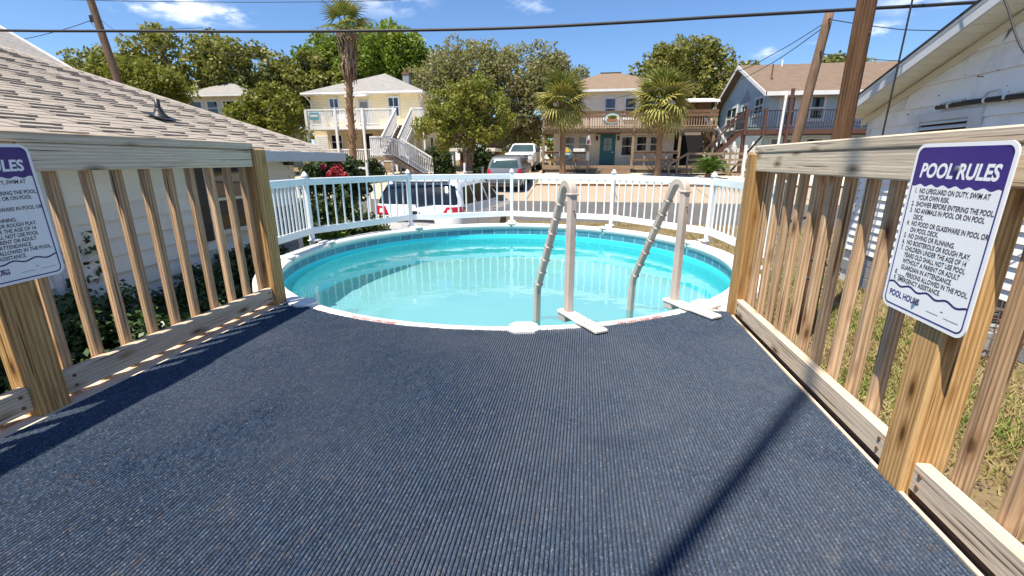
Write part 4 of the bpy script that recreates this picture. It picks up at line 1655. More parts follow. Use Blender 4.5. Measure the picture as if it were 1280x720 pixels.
grass_patch("straw_grass", 60000, (1.05, 4.65, .3, 9.5), 'grass', .02, .065, "dry straw-coloured grass in the yard right of the deck", -1.0)
grass_patch("green_grass", 9000, (1.05, 4.65, .3, 9.5), 'grass_green', .03, .075, "green grass tufts in the yard right of the deck", .8)
grass_patch("verge_grass", 24000, (-3.0, 9.0, 6.5, 15.6), 'grass', .03, .08, "dry grass verge between the pool and the road", -.2)
# dead leaves and chips
mb = MB()
V = np.empty((2600, 4, 3))
for k in range(2600):
    x, y = RNG.uniform(1.05, 4.6), RNG.uniform(.3, 8.5)
    a = RNG.uniform(0, 6.28); s = RNG.uniform(.012, .03)
    d = np.array([math.cos(a), math.sin(a), 0]) * s
    e = np.array([-math.sin(a), math.cos(a), 0]) * s * .5
    c = np.array([x, y, .012 + RNG.random() * .02])
    t_ = np.array([0, 0, RNG.normal() * .008])
    V[k] = (c - d, c + e + t_, c + d, c - e + t_)
tag(quad_cloud("leaf_litter", V.reshape(-1, 3), 2600, 'mulch', None, "stuff"), "brown leaf litter on the yard right of the deck", "leaf litter")
# little yellow flowers
for (x, y) in ((2.05, 2.6), (2.4, 3.5), (1.55, 1.7)):
    d = empty("dandelion", (x, y, 0), "yellow flower in the dry grass %s" % {2.05: "nearest the sign post", 2.4: "towards the white house wall", 1.55: "close beside the deck edge"}[x], "flower", "yellow flowers in the yard")
    MB().tube([(x, y, 0), (x, y, .06)], .003, 5).build("stem", 'grass_green', d)
    MB().lathe((x, y, .06), [(.001, .012), (.016, .010), (.022, .002), (.006, -.004)], 9).build("bloom", 'board_sun', d)

# wire plant cage with a coil of hose against the house
cage = empty("wire_cage", (4.32, 5.05, 0), "rusty wire plant cage standing by the white house's foundation", "cage")
for z in (.12, .34, .56):
    r = .15 + z * .12
    MB().tube([(4.32 + r * math.cos(t), 5.05 + r * math.sin(t), z) for t in np.linspace(0, 2 * math.pi, 17)], .006, 5, False).build("hoop", 'rust', cage)
for k in range(6):
    t = k * math.pi / 3
    MB().tube([(4.32 + .16 * math.cos(t), 5.05 + .16 * math.sin(t), 0), (4.32 + .23 * math.cos(t), 5.05 + .23 * math.sin(t), .66)], .006, 5).build("stake", 'rust', cage)
hose = []
for k in range(64):
    t = k * .42
    hose.append((4.50 + (.17 + .015 * math.sin(k)) * math.cos(t), 5.45 + (.19 + .01 * math.cos(k * 1.7)) * math.sin(t), .34 + .004 * k + .03 * math.sin(t * .5)))
tag(MB().tube(hose, .012, 6).build("garden_hose", 'black_rubber', None, smooth=True), "black hose coiled beside the rusty wire cage", "hose")
st = MB()
st.obox((4.48, 5.45, .17), Vector((.98, .2, 0)), Vector((-.2, .98, 0)), (0, 0, 1), .34, .44, .32, .03)
tag(st.build("stone_block", 'block_grey'), "grey stone block under the coiled hose by the white house", "stone")
pd = MB().box(3.34, 3.43, 6.93, 7.0, 0, 1.26, .006)
tag(pd.build("stub_post", 'brown_z'), "short dark timber post beside the tall utility pole", "post")

# ------------------------------------------------------------------ utility poles and wires
def pole(name, base, top, r0, r1, mat, label, hardware=True):
    root = empty(name, base, label, "utility pole")
    b, t = Vector(base), Vector(top)
    k = 14
    pts_ = [b.lerp(t, i / k) for i in range(k + 1)]
    pts_[0] = pts_[0] - Vector((0, 0, .3))
    MB().tube(pts_, [r0 + (r1 - r0) * i / k for i in range(k + 1)], 20).build("shaft", mat, root, smooth=True)
    return root


p1 = pole("utility_pole", (2.80, 5.72, 0), (2.80, 5.72, 10.4), .094, .080, 'pole_wood', "thick brown utility pole rising behind the right railing, close to the pool")
for z, da in ((2.9, .3), (3.9, -.4), (2.45, -.9), (4.6, .1), (3.35, .9), (1.1, -.2), (1.3, .5)):
    a = -math.pi / 2 - .45 + da
    c = Vector((2.80 + .088 * math.cos(a), 5.72 + .088 * math.sin(a), z))
    d = Vector((math.cos(a), math.sin(a), 0))
    MB().tube([tuple(c - d * .02), tuple(c + d * .004)], random.uniform(.009, .016), 8).build("bolt", 'rust', p1)
for z in (.72, .95):
    MB().tube([(2.80, 5.72, z), (2.80, 5.72, z + .035)], .099, 20).build("metal_band", 'screw_metal', p1)
MB().box(2.75, 2.84, 5.595, 5.635, .05, .78, .01).build("ground_moulding", 'dark_metal', p1)
MB().box(2.1, 3.5, 5.66, 5.78, 9.4, 9.55, .01).build("crossarm", 'pole_wood', p1)

p2 = pole("utility_pole", (6.30, 16.0, 0), (6.90, 16.0, 6.28), .15, .12, 'pole_far', "slim leaning utility pole in front of the blue house")
p3 = pole("utility_pole", (-21.2, 20.0, .2), (-22.75, 20.0, 10.8), .20, .14, 'pole_far', "leaning grey-brown utility pole behind the left house's roof")
MB().box(-22.62, -22.42, 19.84, 19.88, 8.15, 8.45, .01).build("bracket", 'dark_metal', p3)
for z in (6.0, 5.15):
    x = 6.30 + .6 * z / 6.28
    MB().tube([(x - .02, 15.86, z), (x - .02, 15.80, z)], .03, 8).build("insulator", 'dark_metal', p2)

# bare mast that throws the long shadow across the carpet from behind the viewpoint
ms = empty("mast", (-.99, -.78, 0), "slim steel mast behind the viewpoint whose shadow crosses the carpet", "mast")
MB().tube([(-.99, -.78, 0), (-.99, -.78, 11.5)], [.027, .024], 14).build("shaft", 'fascia_grey', ms, smooth=True)
MB().lathe((-.99, -.78, 1.165), [(.031, 0), (.07, 0), (.07, .02), (.031, .03)], 14).build("collar", 'fascia_grey', ms)


def wire(pts_, r, label, sag=0.0, sub=10, group=None):
    P = [Vector(p) for p in pts_]
    # Catmull-Rom through the points
    out = []
    for i in range(len(P) - 1):
        p0, p1_, p2_, p3_ = P[max(i - 1, 0)], P[i], P[i + 1], P[min(i + 2, len(P) - 1)]
        for k in range(sub):
            t = k / sub
            out.append(.5 * ((2 * p1_) + (p2_ - p0) * t + (2 * p0 - 5 * p1_ + 4 * p2_ - p3_) * t * t + (3 * p1_ - p0 - 3 * p2_ + p3_) * t ** 3))
    out.append(P[-1])
    if sag:
        m = len(out) - 1
        out = [p - Vector((0, 0, sag * 4 * (i / m) * (1 - i / m))) for i, p in enumerate(out)]
    o = MB().tube(out, r, 6).build("overhead_wire", 'black_rubber', None, smooth=True)
    return tag(o, label, "wire", group)


wire([(-17, 8, 4.80), (-11.2, 8, 4.48), (-8.35, 8, 4.36), (-5.78, 8, 4.255), (-3.41, 8, 4.18), (-1.24, 8, 4.136), (.77, 8, 4.147), (1.93, 8, 4.164), (3.9, 8, 4.185), (5.16, 8, 4.20), (9, 8, 4.28)], .024,
     "thick black cable crossing the whole sky from left to right")
wire([(-24, 14, 7.6), (-16, 14, 7.0), (-8.9, 14, 6.62), (-4, 14, 6.51), (2, 14, 6.6), (14, 14, 7.3)], .009, "thin wire along the top left edge of the sky")
wire([(-22.43, 20, 8.34), (-24.53, 20, 7.93), (-28.1, 20, 7.52), (-36, 20, 7.1)], .013, "wire running left from the leaning pole behind the left roof")
wire([(-22.77, 20, 8.23), (-22.36, 20, 7.86), (-21.3, 20, 7.80), (-17, 20, 7.75)], .011, "looped wire hanging off the leaning pole behind the left roof")
wire([(-22.33, 20, 8.37), (-21.4, 20.5, 7.6), (-19.8, 21.5, 7.32), (-12, 26, 6.9)], .009, "wire dropping right from the leaning pole towards the trees")
wire([(6.80, 16, 5.95), (5.81, 16.6, 5.33), (4.7, 17.6, 4.9), (2.5, 24, 5.2), (2.0, 33, 6.1)], .012, "upper wire sloping left from the slim pole towards the trees")
wire([(6.82, 16, 5.86), (6.6, 18.5, 5.5), (7.2, 24, 5.75), (8.9, 31.5, 6.7)], .013, "slack service wire drooping left from the slim pole to the blue house")
wire([(6.99, 16, 6.03), (8.31, 16, 5.79), (9.67, 16, 5.65), (14, 16, 5.5)], .012, "upper wire running right from the slim pole behind the brown pole")
wire([(6.80, 16, 5.14), (7.82, 16, 5.02), (8.87, 16, 4.89), (13, 16, 4.6)], .010, "lower wire running right from the slim pole behind the brown pole")
wire([(4.04, 7.2, .2), (4.04, 7.2, 2.4), (4.05, 7.2, 4.05), (4.06, 7.2, 8.5)], .011, "black upright cable standing in front of the white gable wall")
wire([(4.0, 6.6, 5.2), (4.0, 5.78, 3.79), (4.0, 5.57, 3.46), (4.0, 5.26, 3.04), (4.2, 5.0, 2.75), (4.6, 4.6, 2.7)], .009, "curved black drop cable at the top right corner by the gable")

# ------------------------------------------------------------------ houses across the road
def hip_roof(name, x0, x1, y0, y1, ze, zr, rx0, rx1, ry0, ry1, mat, parent, trim, th=.16):
    """hip roof: eave rectangle at ze, ridge (rx0..rx1, ry0..ry1) at zr"""
    E = [(x0, y0, ze), (x1, y0, ze), (x1, y1, ze), (x0, y1, ze)]
    A, B = (rx0, ry0, zr), (rx1, ry1, zr)
    if rx1 - rx0 >= ry1 - ry0:   # ridge along x
        faces = [(E[0], E[1], B, A), (E[1], E[2], B), (E[2], E[3], A, B), (E[3], E[0], A)]
    else:
        faces = [(E[0], E[1], A), (E[1], E[2], B, A), (E[2], E[3], B), (E[3], E[0], A, B)]
    V, F, UV = [], [], []
    for fc in faces:
        b = len(V)
        V += fc
        F.append(tuple(range(b, b + len(fc))))
        p0, p1_ = Vector(fc[0]), Vector(fc[1])
        u = (p1_ - p0).normalized()
        n = u.cross(Vector(fc[-1]) - p0).normalized()
        w = n.cross(u)
        for p in fc:
            d = Vector(p) - p0
            UV.append((d.dot(u), d.dot(w)))
    o = mesh_obj(name, V, F, mat, parent, False, UV)
    m = MB()
    m.box(x0 + .002, x1 - .002, y0 + .002, y0 + .03, ze - th, ze - .004)
    m.box(x0 + .002, x1 - .002, y1 - .03, y1 - .002, ze - th, ze - .004)
    m.box(x0 + .002, x0 + .03, y0 + .032, y1 - .032, ze - th, ze - .004)
    m.box(x1 - .03, x1 - .002, y0 + .032, y1 - .032, ze - th, ze - .004)
    m.box(x0 + .032, x1 - .032, y0 + .032, y1 - .032, ze - th + .01, ze - th + .03)
    m.build("fascia", trim, o)
    return o


def slab_uv(name, quad, th, mat, parent):
    """sloped roof slab from its four upper corners (eave, eave, ridge, ridge), with shingle uvs"""
    q = [Vector(p) for p in quad]
    u = (q[1] - q[0]).normalized()
    n = u.cross(q[3] - q[0]).normalized()
    w = n.cross(u)
    V = [tuple(p) for p in q] + [tuple(p - n * th) for p in q]
    F = [(0, 1, 2, 3), (7, 6, 5, 4), (0, 4, 5, 1), (1, 5, 6, 2), (2, 6, 7, 3), (3, 7, 4, 0)]
    UV = []
    for f in F:
        for i in f:
            d = Vector(V[i]) - q[0]
            UV.append((d.dot(u), d.dot(w)))
    return mesh_obj(name, V, F, mat, parent, False, UV)


def picket_rail(parent, p, q, z0, z1, mat, pitch, wd, top=.09, name="railing", base=None):
    """baluster panel between two points, sloping if p and q differ in height; too fine to pick apart"""
    p, q = Vector(p), Vector(q)
    d = q - p
    L = Vector((d.x, d.y, 0)).length
    n = max(2, int(L / pitch))
    m = MB()
    m.bar(tuple(p + Vector((0, 0, z1 - top / 2))), tuple(q + Vector((0, 0, z1 - top / 2))), .09, top)
    m.bar(tuple(p + Vector((0, 0, z0 + .10))), tuple(q + Vector((0, 0, z0 + .10))), .05, .07)
    dn = Vector((d.x, d.y, 0)).normalized()
    for i in range(n + 1):
        c = p.lerp(q, i / n)
        m.obox((c.x, c.y, c.z + (z0 + .10 + z1 - top) / 2), dn, (-dn.y, dn.x, 0), (0, 0, 1), wd, .03, z1 - top - z0 - .11)
    return m.build(name, mat, parent)


# --- cream house with the white stairs
h1 = empty("house", (-16.6, 36, 1.3), "cream two-storey house with white deck and outside stairs, left of centre", "house")
MB().box(-21.0, -12.3, 34.3, 43.8, .8, 6.93).build("wall", 'siding_cream', h1)
r1 = hip_roof("roof", -21.5, -11.8, 33.8, 44.3, 6.98, 9.0, -16.65, -16.65, 38.6, 39.6, 'shingle_grey', h1, 'paint_white')
ch = MB().box(-14.35, -13.85, 36.6, 37.1, 7.4, 8.55).build("chimney", 'block_grey', r1)
MB().box(-14.40, -13.80, 36.55, 37.15, 8.56, 8.66).box(-14.28, -14.12, 36.75, 36.95, 8.67, 9.0).build("chimney_cap", 'brick_red', r1)
F1 = ((0, 34.3, 0), (1, 0, 0), (0, -1, 0))
window(h1, F1, -19.50, -18.62, 5.2, 6.66, 0, 'paint_white', 'glass_blue', .11, .06, True, False, True)
window(h1, F1, -14.75, -13.80, 5.2, 6.66, 0, 'paint_white', 'glass_dark', .11, .06, True, False, True)
dr = MB().fbox(F1, -17.05, -16.25, .0, .05, 4.46, 6.45).build("door", 'door_grey', h1)
MB().fbox(F1, -16.95, -16.35, .051, .06, 5.55, 6.3).build("pane", 'glass_curtain', dr)
MB().fbox(F1, -17.17, -17.06, 0, .07, 4.46, 6.56).fbox(F1, -16.24, -16.13, 0, .07, 4.46, 6.56).build("door_frame", 'paint_white', h1)
MB().prism([(-17.6, 34.28, 6.90), (-17.6, 33.2, 6.62), (-17.6, 33.2, 6.56), (-17.6, 34.28, 6.70)], (1.6, 0, 0)).build("door_canopy", 'paint_white', h1, fixn=True)
window(h1, F1, -19.62, -18.62, 2.85, 4.02, 0, 'paint_white', 'glass_dark', .10, .06, True)
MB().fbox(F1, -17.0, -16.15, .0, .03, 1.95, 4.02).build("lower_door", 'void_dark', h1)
window(h1, ((-12.3, 0, 0), (0, 1, 0), (1, 0, 0)), 36.2, 37.0, 5.2, 6.5, 0, 'paint_white', 'glass_dark', .08, .05)
window(h1, ((-12.3, 0, 0), (0, 1, 0), (1, 0, 0)), 40.2, 41.0, 5.2, 6.5, 0, 'paint_white', 'glass_dark', .08, .05)
window(h1, ((-12.3, 0, 0), (0, 1, 0), (1, 0, 0)), 36.4, 37.2, 2.5, 3.9, 0, 'paint_white', 'glass_dark', .08, .05)
# white corner shutters of lapped boards at the porch's left end
for k in range(8):
    MB().fbox(F1, -20.9, -19.85, .01, .05, 2.75 + k * .15, 2.87 + k * .15).build("shutter_board", 'paint_white', h1)
# gutters and downspouts
MB().tube([(-21.4, 33.72, 6.86), (-11.9, 33.72, 6.86)], .06, 8).build("gutter", 'paint_white', h1)
MB().tube([(-12.0, 33.72, 6.84), (-12.0, 34.1, 6.55), (-12.2, 34.22, 6.3), (-12.2, 34.22, 1.2)], .05, 8).build("downspout", 'paint_white', h1)
MB().tube([(-21.2, 33.72, 6.84), (-21.1, 34.1, 6.6), (-20.95, 34.24, 6.3), (-20.95, 34.24, 4.5)], .05, 8).build("downspout", 'paint_white', h1)
# upper deck
MB().box(-19.95, -11.1, 31.75, 34.28, 4.20, 4.44).build("upper_deck", 'paint_white', h1)
for x in (-19.88, -17.62, -15.55, -13.25):
    MB().box(x - .08, x + .08, 31.62, 31.78 - .035, 1.2, 5.60).build("post", 'paint_white', h1)
for x in (-11.85, -11.15):
    MB().box(x - .06, x + .06, 31.80, 31.92, 1.2, 4.19).build("post", 'paint_white', h1)
picket_rail(h1, (-19.8, 31.81, 0), (-13.3, 31.81, 0), 4.46, 5.58, 'paint_white', .115, .055)
picket_rail(h1, (-19.88, 31.9, 0), (-19.88, 34.2, 0), 4.46, 5.58, 'paint_white', .115, .055)
picket_rail(h1, (-11.85, 31.81, 0), (-11.15, 31.81, 0), 4.46, 5.58, 'paint_white', .115, .055)
# lower porch
MB().box(-19.95, -13.2, 31.7, 34.28, 1.70, 1.90).build("lower_porch", 'porch_x', h1)
picket_rail(h1, (-19.8, 31.85, 0), (-13.3, 31.85, 0), 1.91, 2.86, 'paint_white', .14, .06)
for k in range(3):
    MB().box(-15.5, -13.4, 31.68 - .28 * (k + 1), 31.68 - .28 * k - .01, 1.1, 1.72 - .17 * k).build("porch_step", 'porch_x', h1)
# stairs: upper flight, landing, lower flight
st1 = empty("staircase", (-12.4, 28.5, 1.1), parent=h1)
n = 11
for k in range(n):
    y0 = 31.7 - (k + 1) * (2.9 / n)
    z0 = 4.44 - (k + 1) * (2.12 / n)
    MB().box(-12.95, -11.95, y0, y0 + .28, z0 - .04, z0).build("tread", 'porch_x', st1)
    MB().box(-12.93, -11.97, y0 + .26, y0 + .275, z0, z0 + .19).build("riser", 'brown_x', st1)
for x in (-13.02, -11.88):
    MB().prism([(x - .03, 31.7, 4.40), (x - .03, 28.8, 2.28), (x - .03, 28.8, 1.95), (x - .03, 31.7, 4.05)], (.06, 0, 0)).build("stringer", 'paint_white', st1, fixn=True)
    picket_rail(st1, (x, 31.6, 4.44), (x, 28.85, 2.36), 0.0, 1.12, 'paint_white', .12, .055, name="hand_rail")
MB().box(-13.15, -11.65, 27.4, 28.8, 2.05, 2.30).build("landing", 'porch_x', st1)
for (x, y) in ((-13.05, 27.45), (-11.75, 27.45), (-13.05, 28.7), (-11.75, 28.7), (-12.4, 27.47)):
    MB().box(x - .06, x + .06, y - .05, y + .05, .9, 2.04 if x == -12.4 else 2.04).build("landing_post", 'paint_white', st1)
picket_rail(st1, (-13.1, 27.42, 0), (-11.75, 27.42, 0), 2.31, 3.50, 'paint_white', .115, .055, name="hand_rail")
picket_rail(st1, (-13.12, 27.5, 0), (-13.12, 28.75, 0), 2.31, 3.50, 'paint_white', .115, .055, name="hand_rail")
n = 7
for k in range(n):
    x0 = -11.64 + k * (2.0 / n)
    z0 = 2.30 - (k + 1) * (1.22 / n)
    MB().box(x0, x0 + .30, 27.45, 28.7, z0 - .04, z0).build("tread", 'porch_y', st1)
for y in (27.40, 28.75):
    MB().prism([(-11.64, y - .025, 2.28), (-9.55, y - .025, 1.05), (-9.55, y - .025, .85), (-11.64, y - .025, 1.9)], (0, .05, 0)).build("stringer", 'porch_x', st1, fixn=True)
    picket_rail(st1, (-11.66, y, 2.30), (-9.6, y, 1.10), 0.05, 1.15, 'paint_white', .115, .055, name="hand_rail")
# blue notice board and bench on the upper deck
nb_ = empty("notice_board", (-19.3, 31.70, 4.9), "small pale blue board hung on the cream house's upper railing", "sign")
MB().box(-19.62, -18.9, 31.70, 31.735, 4.86, 5.36, .01).build("panel", 'board_sign', nb_)
MB().box(-19.55, -18.97, 31.692, 31.699, 5.05, 5.2).build("print", 'board_pale', nb_)
bn = empty("bench", (-17.9, 33.0, 4.44), "white bench standing on the cream house's upper deck", "bench")
MB().box(-18.6, -17.3, 32.8, 33.3, 4.86, 4.92).build("seat", 'paint_white', bn)
MB().box(-18.6, -17.3, 33.25, 33.31, 5.0, 5.4).build("backrest", 'paint_white', bn)
for x in (-18.55, -17.4):
    MB().box(x, x + .06, 32.82, 32.9, 4.445, 4.86).build("leg", 'paint_white', bn)

# --- white house with the brown balconies
h2 = empty("house", (2.6, 36, 1.4), "white two-storey house with brown timber balcony and teal door", "house")
MB().box(-2.15, 5.95, 33.0, 42.5, .9, 6.55).build("wall", 'siding_white', h2)
MB().box(5.951, 8.4, 35.5, 42.5, .9, 5.7).build("wing_wall", 'tan_wall', h2)
r2 = hip_roof("roof", -2.65, 6.35, 32.5, 43.0, 6.60, 8.35, 1.0, 2.45, 37.5, 37.5, 'shingle_tan', h2, 'paint_white')
MB().box(.95, 2.5, 37.42, 37.58, 8.34, 8.42).build("ridge_vent", 'shingle_brown', r2)
F2 = ((0, 33.0, 0), (1, 0, 0), (0, -1, 0))
for (a, b) in ((-1.6, -.75), (1.18, 2.0), (2.52, 3.33), (4.2, 5.0)):
    window(h2, F2, a, b, 4.75, 6.12, 0, 'paint_white', 'glass_blue', .09, .06, True, True)
dr = MB().fbox(F2, 1.15, 1.98, .0, .05, 1.75, 3.66).build("door", 'door_teal', h2)
MB().fbox(F2, 1.05, 1.145, 0, .07, 1.75, 3.76).fbox(F2, 1.985, 2.08, 0, .07, 1.75, 3.76).fbox(F2, 1.146, 1.984, 0, .07, 3.67, 3.76).build("door_frame", 'door_teal', dr)
pn = MB().fbox(F2, 1.30, 1.83, .052, .06, 2.72, 3.52).build("pane", 'glass_curtain', dr)
MB().fbox(F2, 1.55, 1.58, .061, .07, 2.74, 3.50).fbox(F2, 1.31, 1.82, .061, .07, 3.10, 3.13).build("muntin", 'door_teal', dr)
MB().fbox(F2, 1.88, 1.93, .05, .1, 2.58, 2.64).build("handle", 'chrome', dr)
for (a, b, z0) in ((-1.42, -.62, 2.62), (-.50, .30, 2.62), (2.42, 3.30, 2.32), (3.42, 4.22, 2.55), (4.32, 5.08, 2.55)):
    window(h2, F2, a, b, z0, 3.68, 0, 'paint_white', 'glass_curtain' if a < 0 else 'glass_dark', .10, .06, True, True)
for x in (.82, 2.26):
    lm = MB().fbox(F2, x - .07, x + .07, .0, .14, 3.38, 3.68, .02).build("wall_lamp", 'dark_metal', h2)
MB().fbox(F2, .75, 2.35, .02, .5, 3.78, 3.86).build("door_beam", 'brown_x', h2)
# balcony
BY = 30.9
MB().box(-2.75, 8.0, BY, 32.99, 3.86, 4.02).build("balcony_floor", 'porch_x', h2)
MB().box(-2.77, 8.02, BY - .05, BY - .003, 3.80, 4.06).build("rim_joist", 'porch_x', h2)
for x in (-2.68, .24, 3.05, 5.92, 7.92):
    MB().box(x - .075, x + .075, BY + .03, BY + .18, 1.0, 3.85).build("post", 'porch_z', h2)
    MB().box(x - .06, x + .06, BY - .12, BY - .052, 3.9, 5.05).build("rail_post", 'porch_z', h2)
for (z0, z1) in ((4.88, 5.06), (4.68, 4.84)):
    MB().box(-2.75, 8.0, BY - .155, BY - .122, z0, z1).build("rail_board", 'brown_x', h2)
MB().box(-2.75, 8.0, BY - .155, BY - .122, 4.10, 4.17).build("rail_board", 'porch_x', h2)
m = MB()
x = -2.7
while x < 7.95:
    m.box(x, x + .05, BY - .118, BY - .088, 4.06, 4.86)
    x += .155
m.build("balusters", 'porch_z', h2)
# right hand end of the balcony: lean-to roof, boarded end and stair
MB().prism([(6.2, 32.95, 5.95), (6.2, 30.9, 5.62), (6.2, 30.9, 5.50), (6.2, 32.95, 5.83)], (1.85, 0, 0)).build("lean_to_roof", 'paint_white', h2, fixn=True)
for k in range(7):
    MB().box(6.3 + k * .235, 6.3 + k * .235 + .225, 32.6, 32.64, 4.03, 5.75).build("wall_board", 'brown_z', h2)
MB().box(7.78, 7.9, 31.0, 31.12, 4.03, 5.6).build("post", 'porch_z', h2)
MB().fbox(F2, 5.97, 8.38, -2.45, -2.40, 1.2, 3.8).build("back_panel", 'void_dark', h2)  # near-black sheet, painted to stand for the deep shade below the balcony
for k in range(11):
    x0 = 7.55 + k * .15
    z0 = 3.9 - (k + 1) * .205
    MB().box(x0, x0 + .2, 31.3, 32.4, z0 - .04, z0).build("stair_tread", 'porch_y', h2)
for y in (31.25, 32.45):
    MB().prism([(7.5, y, 3.95), (9.25, y, 1.55), (9.25, y, 1.25), (7.5, y, 3.6)], (0, .06, 0)).build("stair_stringer", 'porch_x', h2, fixn=True)
    MB().bar((7.6, y, 4.75), (9.3, y, 2.45), .05, .14).build("stair_rail", 'paint_white', h2)
    for k in range(4):
        x0 = 7.75 + k * .45
        zz = 3.85 - k * .6
        MB().box(x0 - .04, x0 + .04, y - .02, y + .04, zz - .1, zz + .78).build("stair_post", 'porch_z', h2)
# ground porch
MB().box(-2.75, 8.0, BY, 32.99, 1.55, 1.74).build("porch_floor", 'porch_x', h2)


def porch_rail(x0, x1):
    for z in (2.55, 2.10):
        MB().box(x0, x1, BY - .02, BY + .025, z - .07, z + .06).build("porch_rail", 'brown_x', h2)
    MB().box(x0, x1, BY - .05, BY + .10, 2.615, 2.65).build("porch_rail_cap", 'porch_x', h2)
    m = int((x1 - x0) / .9)
    for k in range(1, m + 1):
        xx = x0 + (x1 - x0) * k / (m + 1)
        MB().box(xx - .04, xx + .04, BY + .026, BY + .09, 1.745, 2.61).build("porch_rail_post", 'porch_z', h2)


porch_rail(-2.6, .15)
porch_rail(3.14, 5.85)
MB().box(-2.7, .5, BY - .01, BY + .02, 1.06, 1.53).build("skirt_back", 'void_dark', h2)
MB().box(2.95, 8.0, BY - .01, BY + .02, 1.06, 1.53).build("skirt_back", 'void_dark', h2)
for (x0, x1) in ((-2.7, .15), (3.2, 7.9)):      # lattice skirt
    m = MB()
    x = x0
    while x < x1:
        for s in (-1, 1):
            a, b = (x, 1.10), (x + s * .40, 1.50)
            if x0 <= b[0] <= x1:
                m.bar((a[0], BY - .03 - .008 * s, a[1]), (b[0], BY - .03 - .008 * s, b[1]), .012, .045, up=(0, 1, 0))
        x += .16
    m.build("lattice", 'lattice', h2)
    MB().box(x0, x1, BY - .055, BY - .012, 1.49, 1.60).build("skirt_board", 'porch_x', h2)
for k in range(3):
    MB().box(.35, 2.95, BY - .3 * (k + 1), BY - .3 * k - .01, 1.0, 1.60 - .17 * k).build("porch_step", 'porch_x', h2)
# oval name board on the balcony
ov = empty("oval_sign", (1.65, BY - .20, 4.28), "oval painted house sign hung on the brown balcony above the teal door", "sign")
def oval(cx, cz, rx, rz, y0, y1, name, mat, par):
    MB().prism([(cx + rx * math.cos(t), y0, cz + rz * math.sin(t)) for t in np.linspace(0, 2 * math.pi, 29)[:-1]], (0, y1 - y0, 0)).build(name, mat, par, fixn=True)
oval(1.65, 4.60, .50, .34, BY - .20, BY - .165, "board", 'board_sign', ov)
oval(1.65, 4.60, .44, .28, BY - .208, BY - .201, "field", 'board_pale', ov)
oval(1.65, 4.51, .35, .15, BY - .214, BY - .209, "picture", 'board_brown', ov)
oval(1.65, 4.70, .30, .10, BY - .214, BY - .2095, "picture", 'leaf_sago', ov)
# round beach-coloured board on the porch rail
rs = empty("round_sign", (-1.2, BY - .10, 2.1), "round blue and yellow board hung on the porch rail behind a palm trunk", "sign")
oval(-1.22, 2.50, .42, .42, BY - .10, BY - .065, "board", 'board_sign', rs)
MB().prism([(-1.22 + .37 * math.cos(t), BY - .112, 2.50 + .37 * math.sin(t)) for t in np.linspace(.25, math.pi - .25, 14)], (0, .009, 0)).build("sun_field", 'board_sun', rs, fixn=True)
MB().prism([(-1.22 + .37 * math.cos(t), BY - .112, 2.50 + .37 * math.sin(t)) for t in np.linspace(math.pi + .35, 2 * math.pi - .35, 14)], (0, .009, 0)).build("sea_field", 'glass_blue', rs, fixn=True)
MB().box(-1.55, -.92, BY - .112, BY - .103, 2.42, 2.52).build("band", 'board_pale', rs)
ws = empty("name_board", (-.35, BY - .10, 2.5), "small white board fixed to the porch rail beside the round sign", "sign")
MB().box(-.72, .06, BY - .10, BY - .06, 2.60, 2.80, .01).build("board", 'paint_white', ws)
# ramp with rails at the right
rp = empty("ramp", (7.8, 29.9, 1.2), "brown timber ramp with slatted rails running right from the white house", "ramp")
MB().prism([(5.7, 29.2, 1.66), (9.9, 29.2, 1.25), (9.9, 29.2, 1.15), (5.7, 29.2, 1.5)], (0, 1.3, 0)).build("ramp_deck", 'porch_x', rp, fixn=True)
for z in (.9, .55, .28):
    MB().box(6.1, 9.75, 29.14, 29.18, 1.55 + z - .06, 1.55 + z + .06).build("ramp_rail", 'porch_x', rp)
for x in (6.1, 7.3, 8.5, 9.65):
    MB().box(x - .05, x + .05, 29.06, 29.135, 1.1, 2.52).build("ramp_post", 'porch_z', rp)
MB().bar((6.1, 29.10, 2.46), (5.0, 28.6, 1.85), .06, .12).build("ramp_rail", 'porch_x', rp)
for (x, y, z) in ((5.0, 28.6, 1.9), (5.5, 28.85, 2.2)):
    MB().box(x - .05, x + .05, y - .05, y + .05, 1.0, z).build("ramp_post", 'porch_z', rp)
# street-side post with small boxes
sp_ = empty("sign_post", (.22, 29.8, 1.1), "weathered post with a small white arrow sign before the white house", "post")
MB().box(.15, .29, 29.73, 29.87, 1.0, 3.6).build("post", 'porch_z', sp_)
MB().prism([(.08, 29.70, 3.0), (.36, 29.70, 3.0), (.36, 29.70, 3.42), (.22, 29.70, 3.62), (.08, 29.70, 3.42)], (0, .025, 0)).build("arrow_sign", 'paint_white', sp_, fixn=True)
MB().box(.13, .31, 29.66, 29.727, 2.05, 2.6).build("paper_box", 'board_pale', sp_)
MB().box(.15, .29, 29.692, 29.699, 3.05, 3.3).build("print", 'red_print', sp_)

